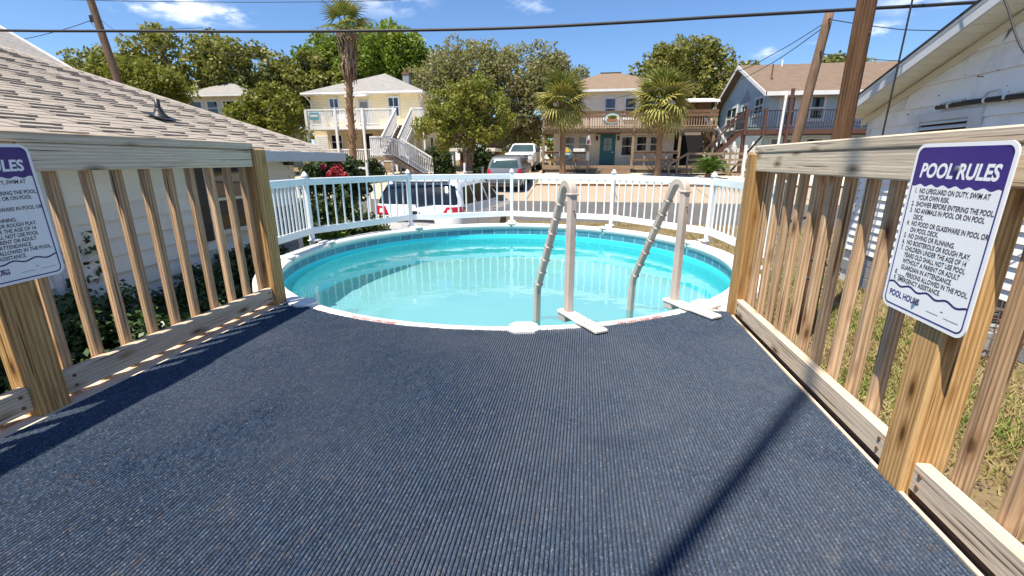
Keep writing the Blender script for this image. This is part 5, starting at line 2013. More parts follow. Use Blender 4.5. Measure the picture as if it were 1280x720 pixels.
# --- blue house on the right
h3 = empty("house", (17, 38, 1.4), "blue-sided house with brown shingle roof and dark balcony, right of centre", "house")
GX = 11.4
MB().box(GX, 26, 32.6, 43.4, .9, 6.25).build("wall", 'siding_blue', h3)
MB().prism([(GX, 32.6, 6.25), (GX, 43.4, 6.25), (GX, 38.0, 8.55)], (.3, 0, 0)).build("gable_wall", 'siding_blue', h3, fixn=True)
for s, (ye, yr) in enumerate(((31.7, 38.0), (44.0, 38.0))):
    ze, zr = 6.12, 8.72
    quad = [(GX - .55, ye, ze), (27, ye, ze), (27, yr, zr), (GX - .55, yr, zr)]
    if s: quad = [quad[1], quad[0], quad[3], quad[2]]
    ro = slab_uv("roof", quad, .16, 'shingle_brown', h3)
    MB().prism([(GX - .60, ye, ze - .24), (GX - .60, yr, zr - .24), (GX - .60, yr, zr + .0), (GX - .60, ye, ze + .0)], (.045, 0, 0)).build("barge_board", 'paint_white', ro, fixn=True)
MB().box(GX - .5, 27, 31.62, 31.695, 5.88, 6.12).build("fascia", 'paint_white', h3)
F3 = ((0, 32.6, 0), (1, 0, 0), (0, -1, 0))
G3 = ((GX, 0, 0), (0, 1, 0), (-1, 0, 0))
for (a, b, z0, z1) in ((38.7, 41.3, 4.35, 6.1), (36.3, 37.7, 4.75, 6.0), (33.3, 35.0, 4.95, 6.15)):
    window(h3, G3, a, b, z0, z1, 0, 'paint_white', 'glass_green', .16, .07, True, True, True)
window(h3, G3, 40.2, 41.6, 2.2, 3.0, 0, 'paint_white', 'glass_dark', .12, .06, True)
MB().prism([(GX - .012, 35.9, 6.1), (GX - .012, 38.2, 6.1), (GX - .012, 37.0, 7.0)], (.01, 0, 0)).build("gable_panel", 'siding_grey', h3, fixn=True)
window(h3, F3, 12.35, 13.05, 4.1, 6.0, 0, 'paint_white', 'glass_dark', .14, .06, True)
window(h3, F3, 13.75, 14.75, 4.45, 6.0, 0, 'paint_white', 'glass_dark', .16, .06, True, True)
window(h3, F3, 16.4, 17.4, 4.45, 6.0, 0, 'paint_white', 'glass_dark', .16, .06, True, True)
MB().fbox(F3, 12.0, 12.34, 0, .03, 3.95, 6.1).fbox(F3, 13.06, 13.4, 0, .03, 3.95, 6.1).build("panel", 'paint_white', h3)
for (a, b) in ((11.8, 12.4), (12.7, 13.7), (13.9, 15.0), (15.2, 16.3), (16.5, 17.5)):
    window(h3, F3, a, b, 2.0, 3.45, 0, 'paint_white', 'glass_dark', .08, .05, True)
# balcony
MB().box(9.5, 20, 30.5, 32.58, 3.60, 3.86).build("balcony_floor", 'wood_dark_red', h3)
for x in (9.55, 10.6, 11.9, 15.15, 18.0):
    hh = 6.1 if x > 11 else 5.05
    MB().box(x - .08, x + .08, 30.42, 30.58, 3.0 if x > 11 else 3.55, hh).build("post", 'wood_dark_red', h3)
for x in (9.6, 12.0, 15.1, 18.0):
    MB().box(x - .09, x + .09, 30.7, 30.88, 1.0, 3.59).build("post", 'wood_dark_red', h3)
for (a, b) in ((9.64, 10.51), (10.69, 11.81), (11.99, 15.06), (15.24, 17.9)):
    picket_rail(h3, (a, 30.5, 0), (b, 30.5, 0), 3.87, 4.95, 'car_trim', .13, .03, .06)
picket_rail(h3, (9.55, 30.6, 0), (9.55, 32.4, 0), 3.87, 4.95, 'car_trim', .13, .03, .06)
for k in range(11):       # stair running down to the back left
    MB().box(9.35 - .19 * (k + 1), 9.35 - .19 * k + .06, 30.9, 31.9, 3.80 - .2 * (k + 1), 3.84 - .2 * (k + 1)).build("stair_tread", 'wood_dark_red', h3)
for y in (30.86, 31.9):
    MB().bar((9.45, y, 3.75), (7.25, y, 1.5), .05, .24).build("stair_stringer", 'wood_dark_red', h3)
    MB().bar((9.5, y, 4.85), (7.35, y, 2.6), .05, .09).build("stair_rail", 'wood_dark_red', h3)
    for k in range(8):
        xx = 9.3 - k * .25
        MB().box(xx - .015, xx + .015, y - .015, y + .015, 3.75 - k * .256, 4.68 - k * .256).build("stair_baluster", 'car_trim', h3)
for (a, b) in (((9.55, 31, 3.5), (10.6, 32.3, 1.3)), ((10.7, 30.9, 3.5), (9.5, 32.3, 1.3))):
    MB().bar(a, b, .07, .10).build("brace", 'wood_dark_red', h3)
MB().tube([(12.0, 31.6, 6.0), (11.75, 31.0, 5.85), (11.5, 30.3, 5.6), (11.45, 30.3, 1.2)], .07, 8).build("downspout", 'paint_white', h3)
vp_ = MB().tube([(11.9, 34.2, 7.0), (11.9, 34.2, 8.1)], .05, 8)
vp_.build("roof_pipe", 'rust', h3)
MB().tube([(13.6, 37.4, 8.4), (13.6, 37.4, 8.9)], .06, 8).build("roof_pipe", 'paint_white', h3)
# white boundary wall between the two houses
bw = empty("boundary_wall", (9.6, 33.5, 1.4), "low white wall between the white and the blue house", "wall")
MB().box(8.9, 11.2, 33.6, 33.8, 1.2, 2.85).build("panel", 'paint_white', bw)
for x in (8.85, 10.0, 11.2):
    MB().box(x - .11, x + .11, 33.5, 33.9, 1.2, 3.0).build("pier", 'paint_white', bw)
    MB().lathe((x, 33.7, 3.0), [(.12, 0), (.14, .05), (.06, .12), (.10, .2), (.001, .3)], 10).build("finial", 'paint_white', bw, smooth=True)
wp = MB().box(9.02, 9.16, 28.4, 28.54, .9, 2.9, .01)
tag(wp.build("white_post", 'paint_white'), "plain white post at the right end of the timber ramp", "post")

# --- far houses on the left
h4 = empty("house", (-32.7, 42, 1.4), "distant house with low grey hip roof among the trees on the left", "house")
MB().box(-35.6, -29.8, 38.4, 46, 1.2, 7.55).build("wall", 'trim_cream', h4)
hip_roof("roof", -36.3, -29.1, 37.8, 46.6, 7.62, 9.1, -32.7, -32.7, 41.0, 43.2, 'shingle_grey', h4, 'paint_white')
F4 = ((0, 38.4, 0), (1, 0, 0), (0, -1, 0))
for (a, b) in ((-35.2, -34.0), (-33.6, -32.4), (-32.0, -30.4)):
    window(h4, F4, a, b, 5.9, 7.2, 0, 'paint_white', 'glass_dark', .12, .06, True)
h5 = empty("house", (-26, 12, 0), "grey gable house peeking over the near roof at the far left", "house")
MB().prism([(-31.0, 8.4, 0), (-20.6, 8.4, 0), (-20.6, 8.4, 5.7), (-26, 8.4, 8.7), (-31.0, 8.4, 5.9)], (0, 7.1, 0)).build("wall", 'siding_grey', h5, fixn=True)
slab_uv("roof", [(-19.5, 8, 5.40), (-19.5, 16, 5.40), (-26, 16, 9.04), (-26, 8, 9.04)], .12, 'shingle_grey', h5)
slab_uv("roof", [(-32.5, 16, 5.40), (-32.5, 8, 5.40), (-26, 8, 9.04), (-26, 16, 9.04)], .12, 'shingle_grey', h5)
MB().prism([(-19.45, 16.01, 5.2), (-26.0, 16.01, 8.86), (-26, 16.01, 9.10), (-19.45, 16.01, 5.44)], (0, .06, 0)).build("barge_board", 'paint_white', h5, fixn=True)
cp_ = empty("carport", (-8.0, 37.5, 1.4), "low tan carport roof behind the shrubs between the two houses", "carport")
MB().box(-10.6, -6.9, 36, 39, 2.75, 3.0).build("roof", 'trim_cream', cp_)
for x in (-10.4, -7.1):
    MB().box(x - .08, x + .08, 36.1, 36.26, 1.2, 2.74).build("post", 'paint_white', cp_)
MB().box(-10.5, -7.0, 38.8, 38.95, 1.3, 2.74).build("back_panel", 'brick_red', cp_)

# ------------------------------------------------------------------ vehicles
class Car:
    """rounded body lofted over height levels (z, rear y, front y, half width, corner radius); local +y is forward"""
    def __init__(self, lv): self.lv = lv

    def at(self, z):
        L = self.lv
        if z <= L[0][0]: return L[0][1:]
        for a, b in zip(L, L[1:]):
            if z <= b[0]:
                t = (z - a[0]) / (b[0] - a[0])
                return tuple(p + (q - p) * t for p, q in zip(a[1:], b[1:]))
        return L[-1][1:]

    def ring(self, z, k=6):
        yr, yf, w, r = self.at(z)
        out = []
        for cx, cy, a0 in ((w - r, yf - r, 0), (-w + r, yf - r, 90), (-w + r, yr + r, 180), (w - r, yr + r, 270)):
            for i in range(k + 1):
                a = RAD(a0 + 90 * i / k)
                out.append((cx + r * math.cos(a), cy + r * math.sin(a), z))
        return out

    def rear(self, x, z, d=.006):
        yr, yf, w, r = self.at(z)
        e = abs(x) - (w - r)
        dy = 0 if e <= 0 else r - math.sqrt(max(0, r * r - min(e, r) ** 2))
        return (x, yr + dy - d, z)

    def front(self, x, z, d=.006):
        yr, yf, w, r = self.at(z)
        e = abs(x) - (w - r)
        dy = 0 if e <= 0 else r - math.sqrt(max(0, r * r - min(e, r) ** 2))
        return (x, yf - dy + d, z)

    def side(self, y, z, s, d=.006):
        yr, yf, w, r = self.at(z)
        return (s * (w + d), y, z)


def car_obj(root, loc, name, V, F, mat, parent=None, smooth=True):
    V = [(loc[0] + x, loc[1] + y, loc[2] + z) for x, y, z in V] if len(loc) == 3 else [loc(p) for p in V]
    o = mesh_obj(name, V, F, mat, parent or root)
    return smooth_by_angle(o, 40) if smooth else o


def make_car(root, tf, car, zs, mat):
    rings = [car.ring(z) for z in zs]
    m = len(rings[0])
    V = [p for r in rings for p in r]
    F = []
    for i in range(len(rings) - 1):
        for k in range(m):
            F.append((i * m + k, i * m + (k + 1) % m, (i + 1) * m + (k + 1) % m, (i + 1) * m + k))
    F.append(tuple(range(len(V) - m, len(V))))
    F.append(tuple(range(m - 1, -1, -1)))
    return smooth_by_angle(mesh_obj("body", [tf(p) for p in V], F, mat, root), 50)


def patch(root, tf, name, fn, corners, mat, nu=8, nv=6, parent=None, thick=None):
    """corners (u0,z0),(u1,z0),(u1',z1),(u0',z1) mapped through the body surface fn(u,z)"""
    (a, b, c, d) = corners
    V, F = [], []
    for j in range(nv + 1):
        t = j / nv
        for i in range(nu + 1):
            s = i / nu
            u = (a[0] * (1 - s) + b[0] * s) * (1 - t) + (d[0] * (1 - s) + c[0] * s) * t
            z = (a[1] * (1 - s) + b[1] * s) * (1 - t) + (d[1] * (1 - s) + c[1] * s) * t
            V.append(tf(fn(u, z)))
    for j in range(nv):
        for i in range(nu):
            k = j * (nu + 1) + i
            F.append((k, k + 1, k + nu + 2, k + nu + 1))
    return mesh_obj(name, V, F, mat, parent or root, True)


def wheel(root, tf, x, y, r, w, s):
    def ringx(prof, name, mat, par):
        n = 22
        V, F = [], []
        for (rad, dx) in prof:
            for k in range(n):
                t = 2 * math.pi * k / n
                V.append(tf((x + s * dx, y + rad * math.cos(t), r + rad * math.sin(t))))
        for i in range(len(prof) - 1):
            for k in range(n):
                F.append((i * n + k, i * n + (k + 1) % n, (i + 1) * n + (k + 1) % n, (i + 1) * n + k))
        return smooth_by_angle(mesh_obj(name, V, F, mat, par), 40)
    t = ringx([(r * .6, -w), (r * .95, -w), (r, -w * .8), (r, -.03), (r * .94, .0), (r * .64, .0)], "wheel", 'tyre', root)
    ringx([(r * .64, -.005), (r * .6, -.03), (r * .25, -.02), (.001, .0)], "rim", 'chrome', t)


# white SUV, tail towards the pool
SUV = [(.26, .22, 4.42, .84, .25), (.36, .06, 4.60, .92, .24), (.50, .0, 4.68, .955, .22), (.74, .01, 4.72, .97, .24), (.93, .03, 4.68, .97, .26),
       (1.04, .05, 4.45, .965, .26), (1.13, .08, 3.75, .955, .26), (1.20, .11, 3.52, .94, .25), (1.42, .215, 3.02, .865, .22), (1.60, .345, 2.68, .80, .22), (1.68, .42, 2.50, .76, .24), (1.72, .62, 2.25, .66, .26)]
suv = empty("parked_car", (-3.32, 8.62, 0), "white SUV parked behind the pool fence, tail lights towards the pool", "car")
ROT = RAD(-3.5)
def tf_s(p):
    x, y, z = p
    return (-3.32 + x * math.cos(ROT) - y * math.sin(ROT), 8.62 + x * math.sin(ROT) + y * math.cos(ROT), z)
c = Car(SUV)
zs = [.26, .31, .36, .43, .50, .62, .74, .84, .93, .98, 1.04, 1.09, 1.13, 1.16, 1.2, 1.27, 1.34, 1.42, 1.47, 1.54, 1.60, 1.64, 1.68, 1.70, 1.72]
make_car(suv, tf_s, c, zs, 'car_white')
patch(suv, tf_s, "rear_window", c.rear, ((-.88, 1.23), (.88, 1.23), (.74, 1.61), (-.74, 1.61)), 'glass_car', 22, 6)
MB()
for s in (-1, 1):
    fn = lambda u, z, s=s: c.side(u, z, s)
    patch(suv, tf_s, "quarter_window", fn, ((.36, 1.22), (1.18, 1.20), (1.12, 1.57), (.64, 1.55)), 'glass_car')
    patch(suv, tf_s, "side_window", fn, ((1.24, 1.20), (2.12, 1.18), (1.98, 1.58), (1.20, 1.57)), 'glass_car')
    patch(suv, tf_s, "side_window", fn, ((2.20, 1.18), (3.10, 1.18), (2.62, 1.56), (2.10, 1.58)), 'glass_car')
    tl = patch(suv, tf_s, "tail_light", c.rear, ((s * .56, 1.02), (s * .965, 1.02), (s * .945, 1.19), (s * .66, 1.19)), 'tail_red', 12, 5)
    fn2 = lambda u, z, s=s: c.side(u, z, s, .008)
    patch(suv, tf_s, "tail_light", fn2, ((.24, 1.03), (.52, 1.07), (.44, 1.17), (.25, 1.18)), 'tail_red', 4, 4)
    patch(suv, tf_s, "reversing_lamp", lambda u, z: c.rear(u, z, .012), ((s * .68, 1.06), (s * .78, 1.06), (s * .78, 1.14), (s * .69, 1.14)), 'lamp_clear', 4, 3, tl)
    patch(suv, tf_s, "reflector", lambda u, z: c.rear(u, z, .010), ((s * .55, .44), (s * .80, .44), (s * .80, .485), (s * .55, .485)), 'tail_red', 6, 2)
    for y in (.92, 3.72):
        patch(suv, tf_s, "wheel_arch", lambda u, z, s=s: c.side(u, z, s, .004), ((y - .44, .26), (y + .44, .26), (y + .30, .74), (y - .30, .74)), 'car_trim', 6, 4)
        wheel(suv, tf_s, s * .955, y, .36, .24, s)
    mo = mesh_obj("door_mirror", [tf_s(p) for p in [(s * x, y, z) for (x, y, z) in ((.92, 2.95, 1.08), (1.15, 2.93, 1.08), (1.16, 2.93, 1.24), (.94, 2.95, 1.22), (.92, 3.08, 1.08), (1.10, 3.12, 1.10), (1.10, 3.12, 1.22), (.94, 3.08, 1.22))]],
                  [(0, 1, 2, 3), (4, 7, 6, 5), (0, 4, 5, 1), (1, 5, 6, 2), (2, 6, 7, 3), (3, 7, 4, 0)], 'car_trim', suv)
    for y in (1.9, 2.9):
        patch(suv, tf_s, "door_handle", lambda u, z, s=s: c.side(u, z, s, .025), ((y - .3, .92), (y - .12, .92), (y - .12, .955), (y - .3, .955)), 'chrome', 2, 2)
    for y in (1.20, 2.16):
        patch(suv, tf_s, "door_seam", lambda u, z, s=s: c.side(u, z, s, .003), ((y, .36), (y + .012, .36), (y + .012, 1.10), (y, 1.10)), 'car_trim', 1, 8)
    mr_ = MB().bar((s * .70, .75, 1.745), (s * .68, 2.35, 1.765), .035, .03, .008)
    mesh_obj("roof_rail", [tf_s(p) for p in mr_.v], mr_.f, 'car_trim', suv)
patch(suv, tf_s, "bumper_insert", lambda u, z: c.rear(u, z, .008), ((-.62, .33), (.62, .33), (.66, .42), (-.66, .42)), 'car_trim', 10, 3)
patch(suv, tf_s, "plate_recess", lambda u, z: c.rear(u, z, .006), ((-.30, .70), (.30, .70), (.30, .88), (-.30, .88)), 'paint_white_old', 4, 3)
patch(suv, tf_s, "number_plate", lambda u, z: c.rear(u, z, .012), ((-.16, .71), (.16, .71), (.16, .86), (-.16, .86)), 'board_pale', 4, 3)
patch(suv, tf_s, "tailgate_trim", lambda u, z: c.rear(u, z, .016), ((-.42, .90), (.42, .90), (.42, .94), (-.42, .94)), 'chrome', 8, 2)
for cn in (((-.13, 1.035), (.13, 1.035), (.11, 1.08), (-.11, 1.08)), ((-.05, 1.01), (.05, 1.01), (.05, 1.105), (-.05, 1.105))):
    patch(suv, tf_s, "emblem", lambda u, z: c.rear(u, z, .018), cn, 'chrome', 3, 3)
patch(suv, tf_s, "bumper_line", lambda u, z: c.rear(u, z, .009), ((-.93, .575), (.93, .575), (.93, .592), (-.93, .592)), 'car_trim', 18, 1)
mw = MB().bar((0, .11, 1.21), (.36, .14, 1.245), .02, .02)
mesh_obj("rear_wiper", [tf_s((p[0], p[1] - .02, p[2])) for p in mw.v], mw.f, 'car_trim', suv)
msx = MB().box(-.62, .62, .32, .62, 1.655, 1.70, .015)
mesh_obj("spoiler", [tf_s(p) for p in msx.v], msx.f, 'car_white', suv)

# grey SUV in the driveway, seen from behind
c2 = Car([(z - .02, a, b - .35, w * .95, r) for z, a, b, w, r in SUV])
gs = empty("parked_car", (-3.97, 23.0, gz(23)), "dark grey SUV parked in the driveway in front of the white pickup", "car")
G0 = gz(24.5) + .02
def tf_g(p): return (-3.97 + p[0], 23.0 + p[1], G0 - .04 + p[2] + p[1] * .09 - .1)
make_car(gs, tf_g, c2, [z - .02 for z in zs], 'car_grey')
patch(gs, tf_g, "rear_window", c2.rear, ((-.74, 1.18), (.74, 1.18), (.64, 1.55), (-.64, 1.55)), 'glass_green', 14, 5)
patch(gs, tf_g, "number_plate", lambda u, z: c2.rear(u, z, .012), ((-.17, .66), (.17, .66), (.17, .80), (-.17, .80)), 'board_pale', 3, 2)
patch(gs, tf_g, "tailgate_trim", lambda u, z: c2.rear(u, z, .012), ((-.4, .90), (.4, .90), (.4, .95), (-.4, .95)), 'chrome', 6, 2)
patch(gs, tf_g, "bumper_insert", lambda u, z: c2.rear(u, z, .008), ((-.7, .30), (.7, .30), (.7, .44), (-.7, .44)), 'car_trim', 8, 2)
for s in (-1, 1):
    patch(gs, tf_g, "tail_light", c2.rear, ((s * .60, .86), (s * .90, .86), (s * .885, 1.16), (s * .74, 1.14)), 'tail_red', 8, 4)
    fn = lambda u, z, s=s: c2.side(u, z, s)
    patch(gs, tf_g, "side_window", fn, ((.5, 1.2), (2.9, 1.2), (2.4, 1.54), (.75, 1.54)), 'glass_car')
    for y in (.9, 3.5):
        wheel(gs, tf_g, s * .90, y, .35, .22, s)
    mm = MB().box(min(s * .86, s * 1.05), max(s * .86, s * 1.05), 2.75, 2.86, 1.06, 1.2, .02)
    mesh_obj("door_mirror", [tf_g(p) for p in mm.v], mm.f, 'car_trim', gs)
patch(gs, tf_g, "bumper_line", lambda u, z: c2.rear(u, z, .009), ((-.85, .56), (.85, .56), (.85, .58), (-.85, .58)), 'car_trim', 12, 1)

# white pickup facing the road
PU = [(.38, .10, 5.55, .88, .15), (.50, .03, 5.70, .97, .15), (.72, 0, 5.80, 1.0, .16), (1.12, .03, 5.78, 1.0, .18), (1.22, .05, 5.66, .985, .2), (1.27, 1.75, 4.35, .965, .16), (1.36, 1.82, 4.15, .955, .16), (1.62, 1.92, 3.74, .86, .16), (1.80, 2.0, 3.48, .80, .18), (1.86, 2.2, 3.25, .70, .2)]
c3 = Car(PU)
pu = empty("pickup_truck", (-4.37, 31.3, gz(31.3)), "white pickup truck facing the road beside the brown porch", "truck")
Gp = gz(33.5)
def tf_p(p): return (-4.37 - p[0], 37.1 - p[1], Gp + p[2] * 1.04 - .02 - .02 * max(0, p[1] - 2.5))
zp = [.38, .44, .5, .6, .72, .9, 1.0, 1.12, 1.18, 1.22, 1.25, 1.27, 1.32, 1.36, 1.42, 1.5, 1.56, 1.62, 1.7, 1.76, 1.80, 1.83, 1.86]
make_car(pu, tf_p, c3, zp, 'car_white')
patch(pu, tf_p, "windscreen", c3.front, ((-.84, 1.30), (.84, 1.30), (.72, 1.76), (-.72, 1.76)), 'glass_green', 14, 6)
patch(pu, tf_p, "grille", c3.front, ((-.62, .80), (.62, .80), (.62, 1.10), (-.62, 1.10)), 'car_trim', 10, 4)
patch(pu, tf_p, "grille_bar", lambda u, z: c3.front(u, z, .03), ((-.9, 1.08), (.9, 1.08), (.9, 1.15), (-.9, 1.15)), 'chrome', 14, 2)
patch(pu, tf_p, "grille_bar", lambda u, z: c3.front(u, z, .03), ((-.60, .93), (.60, .93), (.60, .97), (-.60, .97)), 'chrome', 10, 2)
patch(pu, tf_p, "bumper", lambda u, z: c3.front(u, z, .05), ((-.95, .50), (.95, .50), (.95, .74), (-.95, .74)), 'chrome', 14, 3)
patch(pu, tf_p, "air_intake", lambda u, z: c3.front(u, z, .056), ((-.4, .53), (.4, .53), (.4, .62), (-.4, .62)), 'car_trim', 6, 2)
for s in (-1, 1):
    patch(pu, tf_p, "headlight", lambda u, z: c3.front(u, z, .012), ((s * .64, .82), (s * .96, .82), (s * .96, 1.07), (s * .64, 1.07)), 'lamp_clear', 6, 3)
    fn = lambda u, z, s=s: c3.side(u, z, s)
    patch(pu, tf_p, "side_window", fn, ((2.0, 1.32), (4.0, 1.32), (3.6, 1.74), (2.1, 1.74)), 'glass_car')
    for y in (1.1, 4.6):
        wheel(pu, tf_p, s * .98, y, .42, .28, s)
    mm = MB().box(min(s * .95, s * 1.22), max(s * .95, s * 1.22), 3.72, 3.86, 1.28, 1.62, .03)
    mesh_obj("door_mirror", [tf_p(p) for p in mm.v], mm.f, 'car_trim', pu)
# ladder-like rack standing beside the truck
rk = empty("rack_trailer", (-2.95, 34.0, 1.3), "small trailer with upright ladder rack beside the white pickup", "trailer")
for x in (-3.15, -2.75):
    MB().box(x - .03, x + .03, 33.9, 33.96, 1.9, 3.05).build("upright", 'paint_white', rk)
for k in range(6):
    MB().box(-3.12, -2.78, 33.91, 33.95, 1.98 + k * .19, 2.04 + k * .19).build("rung", 'paint_white', rk)
MB().box(-3.3, -2.7, 33.9, 36.2, 1.72, 1.88).build("bed", 'car_trim', rk)
wheel(rk, lambda p: (p[0] - 3.0, p[1] + 34.6, p[2] + gz(34.6)), -.28, 0, .34, .2, -1)
wheel(rk, lambda p: (p[0] - 3.0, p[1] + 34.6, p[2] + gz(34.6)), .28, 0, .34, .2, 1)

# ------------------------------------------------------------------ trees
tree("oak_tree", (-40.5, 44, 1.4), [(-47.5, 44, 10.0, 5.5, 4, 2.6), (-40, 43, 11.2, 6.5, 4.5, 2.8), (-33.5, 44, 10.0, 5.2, 4.5, 3.0), (-37, 42.5, 8.2, 7, 3.5, 2.4), (-29.8, 45, 8.3, 3.0, 3, 2.6)],
     'leaf_olive', 'bark_oak', 30000, .26, "broad spreading oak filling the far left skyline", per=60, cr=(.5, 1.15), trunk_r=.55, fork=3.2, limbs=18)
tree("oak_tree", (-27.6, 48, 1.4), [(-28.5, 48, 9.6, 4.2, 3.5, 3.6), (-25.5, 47, 8.0, 3.4, 3, 3)],
     'leaf_olive', 'bark_oak', 12000, .26, "rounded olive-green oak right of the distant hip roof", per=60, cr=(.45, 1.0), trunk_r=.4, fork=3.0, limbs=12)
tree("cedar_tree", (-32.9, 32, 1.4), [(-33.2, 32, 7.6, 2.4, 2.2, 1.8), (-31.3, 31.5, 7.0, 2.0, 2.0, 1.6), (-35.0, 32, 8.1, 2.2, 1.8, 1.3), (-32.6, 32, 6.0, 2.6, 2, 1.5)],
     'leaf_cedar', 'bark_crape', 15000, .15, "dark feathery cedar leaning over the near roof by the leaning pole", per=60, cr=(.35, .75), trunk_r=.22, fork=3.5, limbs=12)
tree("maple_tree", (-21.2, 29.0, 1.1), [(-21.6, 29, 4.6, 1.9, 1.8, 1.8), (-20.6, 29.5, 5.2, 1.7, 1.7, 1.6), (-22.5, 29, 3.4, 1.5, 1.5, 1.4), (-20.6, 28.5, 3.4, 1.6, 1.6, 1.7)],
     'leaf_cedar', 'bark_oak', 14000, .14, "yellow-green rounded tree just left of the cream house", per=44, cr=(.26, .62), trunk_r=.16, fork=1.5, limbs=12)
tree("sweetgum_tree", (-22.5, 50, 1.4), [(-28.5, 50, 11.5, 3.4, 3, 3.4), (-24.5, 49, 12.6, 3.2, 3, 3.2), (-26, 49, 9.0, 4.5, 3, 3), (-21, 50, 11.5, 3.4, 3, 3.0)],
     'leaf_green', 'bark_oak', 20000, .24, "tall vivid green tree behind the cream house's roof, left of the tall palm", per=60, cr=(.5, 1.1), trunk_r=.4, fork=4, limbs=14)
tree("sweetgum_tree", (-19.0, 46, 1.4), [(-19.6, 46, 12.2, 2.9, 2.5, 2.4), (-17.2, 46, 11.6, 2.0, 2.2, 2.6), (-18.6, 46, 9.0, 3.4, 2.5, 2.6)],
     'leaf_green', 'bark_oak', 15000, .22, "vivid green tree behind the cream house's chimney", per=60, cr=(.45, 1.0), trunk_r=.35, fork=4, limbs=12)
tree("live_oak_tree", (-8.3, 43, 1.4), [(-13.2, 43, 9.3, 2.6, 3, 2.2), (-9.8, 42.5, 10.0, 4.0, 3.5, 2.1), (-5.6, 42, 9.8, 3.6, 3.4, 2.0), (-2.6, 42.5, 8.6, 2.4, 2.8, 1.9), (-8.2, 42, 7.6, 5.0, 3, 1.9), (-4.0, 42, 6.4, 3.4, 2.8, 2.2), (-6.5, 43, 5.0, 2.8, 2.2, 1.4, .6), (-11.6, 43, 7.4, 2.2, 2, 1.7, .7), (-7.6, 42, 9.0, 6.4, 3, 2.3, 1.6), (-3.6, 42, 8.2, 2.6, 2.6, 2.0)],
     'leaf_oak', 'bark_oak', 46000, .155, "grey-green live oak with twisting limbs in the centre between the houses", per=56, cr=(.35, .85), trunk_r=.42, fork=1.6, limbs=26, up=.3)
tree("crape_myrtle", (-6.55, 26.0, .8), [(-7.2, 26, 4.9, 1.8, 1.6, 1.3), (-6.0, 26, 5.3, 1.6, 1.5, 1.15), (-5.4, 26, 4.2, 1.5, 1.5, 1.3), (-7.9, 26, 3.9, 1.5, 1.4, 1.1), (-6.6, 26, 3.7, 1.9, 1.6, 1.0)],
     'leaf_crape', 'bark_crape', 15000, .10, "yellow-green many-stemmed tree in front of the central live oak", per=44, cr=(.18, .48), trunk_r=.085, fork=1.9, limbs=20, stems=5)
tree("live_oak_tree", (8.2, 47, 1.4), [(6.6, 47, 9.6, 2.6, 2.6, 1.9), (9.0, 46.5, 11.0, 2.7, 2.6, 1.9), (11.2, 47, 9.2, 2.2, 2.4, 2.2), (8.8, 46.5, 8.2, 3.6, 2.6, 2.2), (7, 47, 6, 3.4, 2.6, 2.2)],
     'leaf_olive', 'bark_oak', 24000, .2, "tall dark oak behind the white house's right side", per=60, cr=(.4, .9), trunk_r=.4, fork=3.2, limbs=16)
tree("live_oak_tree", (13.0, 45, 1.4), [(12.9, 45, 7.2, 1.9, 2.2, 2.4), (12.2, 45, 4.6, 1.9, 2, 2.4), (14.2, 45, 8.4, 1.6, 2, 1.6)],
     'leaf_olive', 'bark_oak', 12000, .2, "narrow olive-green oak between the white and the blue house", per=60, cr=(.35, .8), trunk_r=.3, fork=2.4, limbs=10)
tree("oak_tree", (21.5, 47, 1.4), [(20.8, 47, 9.4, 1.9, 2, 1.1), (23.4, 47, 9.0, 2.2, 2, 1.2), (22, 47, 7.6, 3, 2, 1.6)],
     'leaf_olive', 'bark_oak', 8000, .22, "tree top just showing above the blue house's roof", per=50, cr=(.4, .8), trunk_r=.3, fork=3, limbs=8)

# hazy far wood closing the view between the houses
cl = [(x + RNG.normal() * 1.5, 62 + RNG.normal() * 3, 1.4 + RNG.uniform(.3, 4.6), RNG.uniform(.9, 1.7)) for x in np.arange(-75, 70, .55)]
tag(leaf_cloud("far_wood", cl, 30000, .42, 'leaf_olive', None, kind="stuff"), "far belt of trees behind the houses", "wood")

# ------------------------------------------------------------------ palms
def fan_frond_mesh(name, mat, L=1.0, pet=.75, seg=17, droop=.5):
    """costapalmate fan leaf, petiole along +y from the origin, leaf plane horizontal, up +z"""
    mb = MB()
    mb.tube([(0, 0, 0), (0, pet * .5, .04), (0, pet, 0)], [.020, .014, .010], 4)
    for i in range(seg):
        t = -1 + 2 * i / (seg - 1)
        a = t * RAD(98)
        ln = L * (1 - .22 * abs(t)) * random.uniform(.9, 1.08)
        d = Vector((math.sin(a), math.cos(a), 0))
        s = Vector((d.y, -d.x, 0))
        w = .088 * L
        prev = None
        lift = .10 * (1 - abs(t))
        for (f, ww, dz) in ((.02, .25, 0), (.35, 1.0, .03 + lift * .4), (.62, .8, -.05 * droop), (.85, .4, -.32 * droop), (1.0, .05, -.62 * droop * random.uniform(.7, 1.3))):
            c_ = Vector((0, pet - .02, 0)) + d * (ln * f * (1 - .12 * droop * f)) + Vector((0, -.12 * t * t * f, dz * L))
            l, r = c_ - s * (w * ww * .5) + Vector((0, 0, .012)), c_ + s * (w * ww * .5) + Vector((0, 0, .012))
            b = len(mb.v)
            mb.v += [tuple(l), tuple(c_), tuple(r)]
            if prev is not None:
                mb.f += [(prev, prev + 1, b + 1, b), (prev + 1, prev + 2, b + 2, b + 1)]
            prev = b
    me = bpy.data.meshes.new(name)
    me.from_pydata(mb.v, [], mb.f)
    me.materials.append(MATS[mat])
    me.update()
    return me


def frond_place(root, me, base, az, el, roll, sc_):
    M = Matrix.Rotation(az, 3, 'Z') @ Matrix.Rotation(el, 3, 'X') @ Matrix.Rotation(roll, 3, 'Y')
    return piece("frond", me, root, base, M.to_euler(), (sc_, sc_, sc_))


